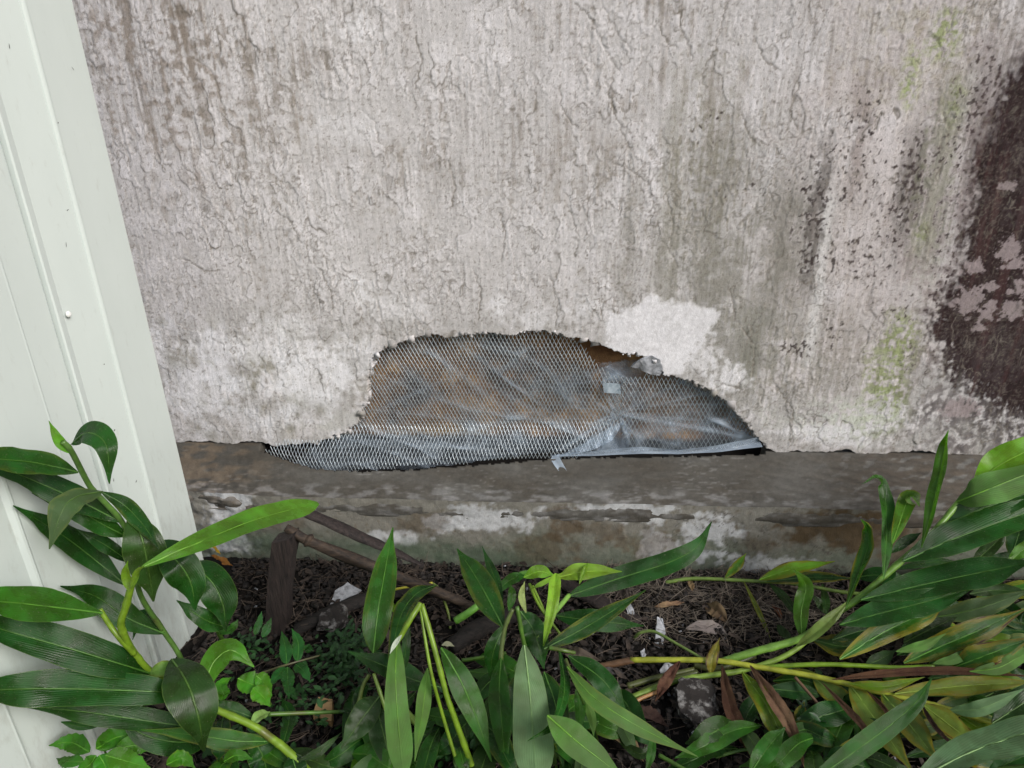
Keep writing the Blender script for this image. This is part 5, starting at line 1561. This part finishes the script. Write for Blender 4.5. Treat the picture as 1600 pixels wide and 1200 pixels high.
leaf(Gc, [(813, 955, .20), (836, 990, .17), (850, 1045, .12)], 44, G_DARK)
leaf(Gc, [(888, 1024, .14), (941, 1062, .12), (980, 1115, .08)], 40, G_DARK)
leaf(Gc, [(902, 1070, .16), (906, 1105, .13), (906, 1150, .09)], 20, G_MID)
leaf(Gc, [(912, 1090, .14), (924, 1118, .11), (928, 1152, .08)], 16, G_LIGHT, under=True)
stem(Gc, [(884, 1030, .20), (898, 1065, .19), (912, 1100, .15)], 6, SG, name='side_stem')
stem(Gc, [(858, 1012, .20), (880, 1016, .20), (898, 1020, .19)], 8, SG, name='side_stem')
leaf(Gc, [(850, 1050, .12), (870, 1110, .09), (880, 1200, .05)], 44, G_DARK)
leaf(Gc, [(870, 1150, .06), (890, 1180, .05), (905, 1230, .04)], 46, G_DULL)
leaf(Gc, [(820, 1040, .10), (808, 1090, .08), (802, 1160, .05)], 40, G_DARK)
leaf(Gc, [(960, 1150, .03), (1000, 1178, .04), (1020, 1160, .05)], 18, G_DULL)
leaf(Gc, [(1010, 1205, .06), (1018, 1175, .08), (1022, 1140, .09)], 15, G_MID)
stem(Gc, [(1030, 1180, .04), (1075, 1205, .05)], 8, SG, name='side_stem')

# ------------------------------------------------------------------ right: leaning cane with big dark leaves
Ra = plant('ginger_cane', 'large ginger cane leaning right with curled upright leaves before the ledge', 1020, 1080, 0.0)
stem(Ra, [(1128, 1034, .045), (1180, 1018, .07), (1254, 996, .10), (1300, 962, .14), (1345, 932, .18), (1410, 875, .24), (1455, 835, .28), (1500, 782, .33), (1530, 745, .37)], 14, (0.12, 0.24, 0.035), nodes=9, taper=0.7)
stem(Ra, [(985, 1090, .01), (1056, 1064, .03), (1110, 1055, .04), (1165, 1046, .05), (1235, 1020, .08), (1300, 965, .13)], 11, (0.15, 0.24, 0.035), name='side_stem', nodes=5)
leaf(Ra, [(1245, 1010, .10), (1285, 980, .14), (1330, 935, .18)], 22, (0.11, 0.17, 0.04), name='leaf_sheath', fold=0.4)
leaf(Ra, [(1522, 756), (1560, 728), (1610, 702), (1690, 665)], 58, G_LIME, z=(.34, .44))
leaf(Ra, [(1495, 784), (1530, 770), (1600, 742), (1700, 705)], 58, G_LIGHT, z=(.33, .42), under=True)
leaf(Ra, [(1470, 822), (1525, 799), (1600, 772), (1700, 738)], 52, G_DARK, z=(.29, .38))
leaf(Ra, [(1410, 877), (1490, 842), (1590, 806), (1700, 768)], 62, G_BLUE, z=(.25, .36))
leaf(Ra, [(1398, 890), (1462, 878), (1510, 886)], 16, G_DARK, z=(.21, .2))
leaf(Ra, [(1345, 937), (1450, 912), (1545, 892), (1618, 876)], 60, G_BLUE, z=(.19, .30), roll=5)
leaf(Ra, [(1312, 976), (1380, 957), (1455, 938), (1530, 914)], 50, G_BLUE, z=(.15, .24))
leaf(Ra, [(1312, 1030), (1382, 987), (1440, 960), (1480, 944)], 44, G_MID, 0.45, z=(.12, .19))
leaf(Ra, [(1322, 950), (1340, 900), (1356, 855), (1356, 826), (1345, 811)], 26, G_MID, 0.1, z=(.19, .30), roll=28, fold=0.4)
leaf(Ra, [(1380, 905), (1384, 855), (1385, 812), (1382, 772), (1372, 747), (1346, 757)], 26, G_MID, z=(.23, .38), roll=-30, fold=0.4, wavy=1.0)
leaf(Ra, [(1394, 850), (1407, 812), (1418, 782), (1428, 776), (1437, 792)], 30, G_LIGHT, z=(.28, .36), fold=0.2)
leaf(Ra, [(1440, 855), (1455, 800), (1467, 747), (1476, 697), (1482, 672)], 24, G_LIGHT, z=(.28, .46), roll=30, fold=0.45)
leaf(Ra, [(1392, 864), (1415, 846), (1440, 832)], 18, G_DARK, z=(.25, .28))
leaf(Ra, [(1520, 880), (1548, 855), (1574, 830)], 26, G_DULL, z=(.18, .24))
leaf(Ra, [(1575, 880), (1600, 858), (1640, 830)], 22, G_LIGHT, z=(.2, .24))
leaf(Ra, [(1580, 870), (1590, 840), (1600, 815)], 34, G_BLUE, z=(.16, .2))
leaf(Ra, [(1515, 905), (1560, 880), (1620, 860)], 30, G_DARK, z=(.12, .16))

Rb = plant('yellowing_cane', 'yellow horizontal ginger cane with withered brown edged leaves', 930, 1042, 0.0)
stem(Rb, [(985, 1031, .035), (1070, 1031, .05), (1127, 1033, .06), (1177, 1041, .065), (1262, 1055, .075), (1318, 1067, .08), (1383, 1084, .09), (1440, 1097, .10), (1495, 1112, .11), (1600, 1145, .13)], 11, (0.27, 0.30, 0.03), 0.9, nodes=14)
stem(Rb, [(915, 1046, .01), (945, 1040, .02), (990, 1031, .035)], 12, (0.10, 0.055, 0.03), name='dead_stem_end', taper=1.0)
stem(Rb, [(1190, 1044, .06), (1216, 1041, .07), (1296, 1038, .09), (1398, 1043, .10), (1460, 1041, .11)], 9, SY, name='side_stem', nodes=8)
leaf(Rb, [(1300, 1062), (1395, 1052), (1495, 1049), (1620, 1058)], 16, BROWN, z=(.10, .14), dry=True, fold=0.5, name='dry_leaf')
leaf(Rb, [(1160, 1050, .07), (1191, 1092, .08), (1216, 1138, .06), (1234, 1185, .04)], 42, G_OLD, 0.3)
leaf(Rb, [(1172, 1040, .075), (1205, 1087, .09), (1233, 1132, .08), (1262, 1210, .05)], 26, TAN, dry=True, fold=0.4, name='dry_leaf')
leaf(Rb, [(1128, 1040, .06), (1140, 1100, .05), (1158, 1145, .035), (1174, 1185, .02)], 26, BROWN, dry=True, fold=0.4, name='dry_leaf')
leaf(Rb, [(1110, 1055, .04), (1113, 1028, .065), (1125, 996, .08)], 20, (0.22, 0.2, 0.03), 0.8)
leaf(Rb, [(1063, 1032, .05), (1040, 1066, .04), (1024, 1096, .02)], 20, (0.12, 0.06, 0.04), dry=True, fold=0.4, name='dry_leaf')
stem(Rb, [(975, 1108, .01), (1000, 1092, .015), (1040, 1076, .025)], 8, (0.30, 0.16, 0.06), name='dead_stem_end')
leaf(Rb, [(1325, 1068), (1382, 1073), (1445, 1058)], 20, G_OLD, 0.25, z=(.09, .12))
leaf(Rb, [(1398, 1084), (1470, 1075), (1545, 1069), (1620, 1066)], 34, (0.14, 0.2, 0.025), 0.35, z=(.10, .14))
leaf(Rb, [(1378, 1084), (1415, 1125), (1468, 1192)], 50, (0.10, 0.17, 0.03), 0.4, z=(.09, .08))
leaf(Rb, [(1438, 1098), (1482, 1132), (1540, 1172)], 44, (0.15, 0.21, 0.03), 0.4, z=(.11, .11))
leaf(Rb, [(1328, 1070), (1366, 1122), (1425, 1205)], 54, (0.11, 0.17, 0.028), 0.35, z=(.08, .06))
leaf(Rb, [(1270, 1058), (1310, 1090), (1370, 1120)], 40, (0.09, 0.15, 0.03), 0.3, z=(.06, .05))
leaf(Rb, [(1483, 1110), (1535, 1106), (1600, 1076)], 26, G_PALE, z=(.12, .17), under=True)
leaf(Rb, [(1550, 1130), (1600, 1098), (1660, 1060)], 52, G_DULL, z=(.13, .18))
leaf(Rb, [(1500, 1120), (1545, 1145), (1600, 1155)], 36, G_OLD, 0.3, z=(.10, .10))
stem(Rb, [(1242, 1058, .07), (1270, 1090, .06), (1303, 1130, .04)], 6, (0.12, 0.07, 0.04), name='dry_stalk')
leaf(Rb, [(1284, 1066, .08), (1325, 1110, .08), (1352, 1142, .07), (1380, 1200, .05)], 13, BROWN, dry=True, fold=0.5, name='dry_leaf')
leaf(Rb, [(1355, 1080, .10), (1380, 1105, .10), (1400, 1135, .09)], 9, BROWN, dry=True, fold=0.5, name='dry_leaf')
leaf(Rb, [(1440, 1100, .115), (1460, 1135, .11), (1500, 1175, .09)], 9, DKBR, dry=True, fold=0.5, name='dry_leaf')

Rc = plant('ginger_cane', 'low ginger cane at right whose green leaves have orange yellow margins', 1410, 1060, 0.0)
stem(Rc, [(1380, 1062, .02), (1450, 1045, .06), (1520, 1040, .09), (1620, 1030, .12)], 9, SG, nodes=4)
leaf(Rc, [(1400, 1018), (1440, 1009), (1478, 990)], 17, G_LIGHT, z=(.14, .16), under=True)
leaf(Rc, [(1412, 1036), (1470, 1010), (1532, 984), (1606, 950)], 46, G_MID, 0.55, z=(.10, .18))
leaf(Rc, [(1458, 1037), (1495, 1028), (1530, 1008)], 17, G_LIGHT, z=(.12, .14), under=True)
leaf(Rc, [(1487, 1044), (1535, 1026), (1620, 994)], 42, G_MID, 0.5, z=(.11, .18))
leaf(Rc, [(1515, 1049), (1557, 1044), (1592, 1027), (1650, 1000)], 24, G_LIGHT, z=(.13, .17), under=True)
leaf(Rc, [(1412, 1004), (1450, 985), (1495, 964)], 40, G_DULL, z=(.09, .13))
leaf(Rc, [(1455, 966), (1530, 950), (1610, 922)], 36, G_DULL, z=(.10, .17), under=True)
leaf(Rc, [(1352, 1040), (1376, 1030), (1400, 1016)], 24, G_DULL, z=(.07, .09))
leaf(Rc, [(1515, 928), (1560, 922), (1620, 930)], 24, G_DULL, z=(.12, .14))
leaf(Rc, [(1500, 1000), (1560, 985), (1640, 990)], 40, G_DARK, z=(.05, .07))
leaf(Rc, [(1450, 1060), (1520, 1058), (1620, 1080)], 40, G_DARK, z=(.03, .05))
leaf(Rc, [(1270, 1000), (1320, 1010), (1380, 1000)], 40, G_DULL, 0.4, z=(.04, .05))
leaf(Rc, [(1300, 1000), (1350, 985), (1400, 985)], 30, G_DARK, z=(.06, .08))

Rd = plant('ginger_shoot', 'foreground ginger blades curving in from the lower right corner', 1420, 1215, 0.0)
leaf(Rd, [(1262, 1225), (1330, 1178), (1395, 1130), (1436, 1092), (1456, 1060)], 36, G_MID, z=(.14, .24), roll=-20, shape=0.8)
leaf(Rd, [(1420, 1225), (1520, 1174), (1620, 1140), (1720, 1115)], 66, G_PALE, z=(.16, .24), roll=15)
leaf(Rd, [(1540, 1215), (1580, 1190), (1640, 1170)], 30, G_DARK, z=(.14, .18))
stem(Rd, [(1360, 1235, .0), (1440, 1225, .10), (1540, 1205, .14), (1620, 1195, .18)], 9, SG)

Re = plant('ginger_shoot', 'ginger shoot low at right with one short green blade beside the tan dry leaf', 1200, 1200, 0.0)
stem(Re, [(1118, 1183, .03), (1160, 1172, .04), (1200, 1168, .05), (1290, 1160, .05)], 6, SG)
leaf(Re, [(1172, 1208), (1200, 1168), (1227, 1136)], 36, G_MID, z=(.08, .13))
leaf(Re, [(1188, 1084), (1170, 1112), (1158, 1142)], 32, G_BLUE, z=(.05, .03))
leaf(Re, [(1342, 1074), (1320, 1128), (1285, 1195)], 44, G_BLUE, z=(.06, .05))
leaf(Re, [(1200, 1076), (1242, 1080), (1295, 1086)], 30, G_DARK, z=(.05, .05))
leaf(Re, [(1244, 1142), (1250, 1120), (1257, 1096)], 22, G_MID, 0.5, z=(.04, .06))
leaf(Re, [(1230, 1180), (1260, 1165), (1300, 1150)], 44, G_DARK, z=(.02, .03))
leaf(Re, [(1180, 1100), (1210, 1110), (1240, 1120)], 40, G_DARK, z=(.02, .03))
leaf(Re, [(1330, 1150), (1360, 1170), (1390, 1210)], 50, G_DARK, z=(.03, .03))
leaf(Re, [(1220, 1210), (1240, 1190), (1248, 1165)], 24, G_DULL, z=(.05, .06))
stem(Re, [(1098, 1172, .02), (1120, 1150, .03), (1136, 1128, .04)], 8, (0.10, 0.12, 0.03), name='side_stem')

Rf = plant('ginger_runner', 'slim ginger runner lying along the foot of the foundation at right', 1042, 909, 0.0)
stem(Rf, [(1040, 910, .02), (1084, 904, .03), (1161, 907, .04), (1240, 912, .06), (1324, 926, .08), (1400, 930, .10)], 7, (0.12, 0.19, 0.035), 0.5, nodes=7)
leaf(Rf, [(1132, 904), (1152, 884), (1166, 864)], 16, G_LIGHT, 0.5, z=(.04, .09))
leaf(Rf, [(1186, 906), (1235, 890), (1305, 877)], 26, G_LIME, 0.35, z=(.06, .11))
leaf(Rf, [(1196, 909), (1265, 902), (1335, 904)], 22, G_DARK, 0.3, z=(.06, .10))
leaf(Rf, [(1162, 908), (1186, 958), (1206, 1004)], 9, (0.12, 0.16, 0.03), 0.3, z=(.045, .01), fold=0.5)
leaf(Rf, [(1203, 912), (1228, 937), (1246, 966)], 16, G_DULL, z=(.05, .03))
leaf(Rf, [(1253, 1000), (1252, 955), (1259, 915), (1240, 889)], 30, G_LIGHT, z=(.09, .20), roll=12)
leaf(Rf, [(1214, 976), (1226, 990), (1238, 1002)], 16, G_DULL, z=(.03, .03))
leaf(Rf, [(1285, 912), (1290, 940), (1292, 962)], 14, G_DULL, z=(.05, .03))
leaf(Rf, [(1270, 930), (1282, 945), (1292, 962)], 14, G_DULL, z=(.05, .02))
At = plant('thin_bent_stem', 'thin green stem arching over the white plaster chips', 993, 993, 0.0)
stem(At, [(990, 998, .005), (1000, 989, .03), (1022, 987, .04), (1059, 1007, .045), (1096, 1028, .05)], 6, (0.13, 0.20, 0.05))
for k_, (a_, b1, c1) in enumerate((((980, 1072), (1030, 1058), (1085, 1046)), ((1000, 1082), (1040, 1066), (1090, 1050)), ((1085, 1040), (1120, 1045), (1180, 1025)))):
    o_ = plant('cane_stub', ('dull olive ginger cane stub lying under the yellow cane, upper of two', 'dull olive ginger cane stub lying under the yellow cane, lower of two', 'short olive cane piece behind the yellow cane and mortar lump')[k_], *a_)
    stem(o_, [(*a_, .01), (*b1, .02), (*c1, .03)], 12, (0.075, 0.09, 0.025), 0.6)

# the undergrowth of each plant: more blades lower down, in the shade of the first ones
_f = random.Random(77)
for par, boxes in ((Rc, ((1380, 1580, 950, 1060, 14),)), (Rb, ((1200, 1560, 1060, 1190, 24),)), (Re, ((1120, 1400, 1100, 1200, 17),)), (Ra, ((1330, 1520, 900, 990, 6),)),
                   (Gc, ((820, 960, 1070, 1190, 16),)), (Eb, ((640, 760, 1080, 1190, 11),)), (Fc, ((730, 800, 1010, 1170, 9),)), (D, ((540, 640, 1060, 1190, 9),)), (Cc, ((330, 440, 1120, 1195, 6),)), (Rd, ((1450, 1600, 1150, 1200, 5),))):
    for (u0, u1, v0, v1, cnt) in boxes:
        for k in range(cnt):
            u, v = _f.uniform(u0, u1), _f.uniform(v0, v1)
            right = par in (Rc, Rb, Ra, Rd)
            an = _f.uniform(-0.75, 0.45) if right else _f.uniform(0.2, 2.9)
            ln = _f.uniform(80, 150)
            du, dv = math.cos(an) * ln, math.sin(an) * ln * 0.8
            z0_ = _f.uniform(0.02, 0.06)
            leaf(par, [(u, v, z0_), (u + du * 0.35, v + dv * 0.3 - 6, z0_ + 0.02), (u + du * 0.7, v + dv * 0.7, z0_ + 0.02), (u + du, v + dv, z0_)], _f.uniform(26, 46),
                 _f.choice((G_DARK, G_MID, G_DULL, G_DARK, G_OLD if right else G_MID)), _f.choice((0, 0, 0.25)) if right else 0.0, _f.uniform(-25, 25), under=_f.random() < 0.2)
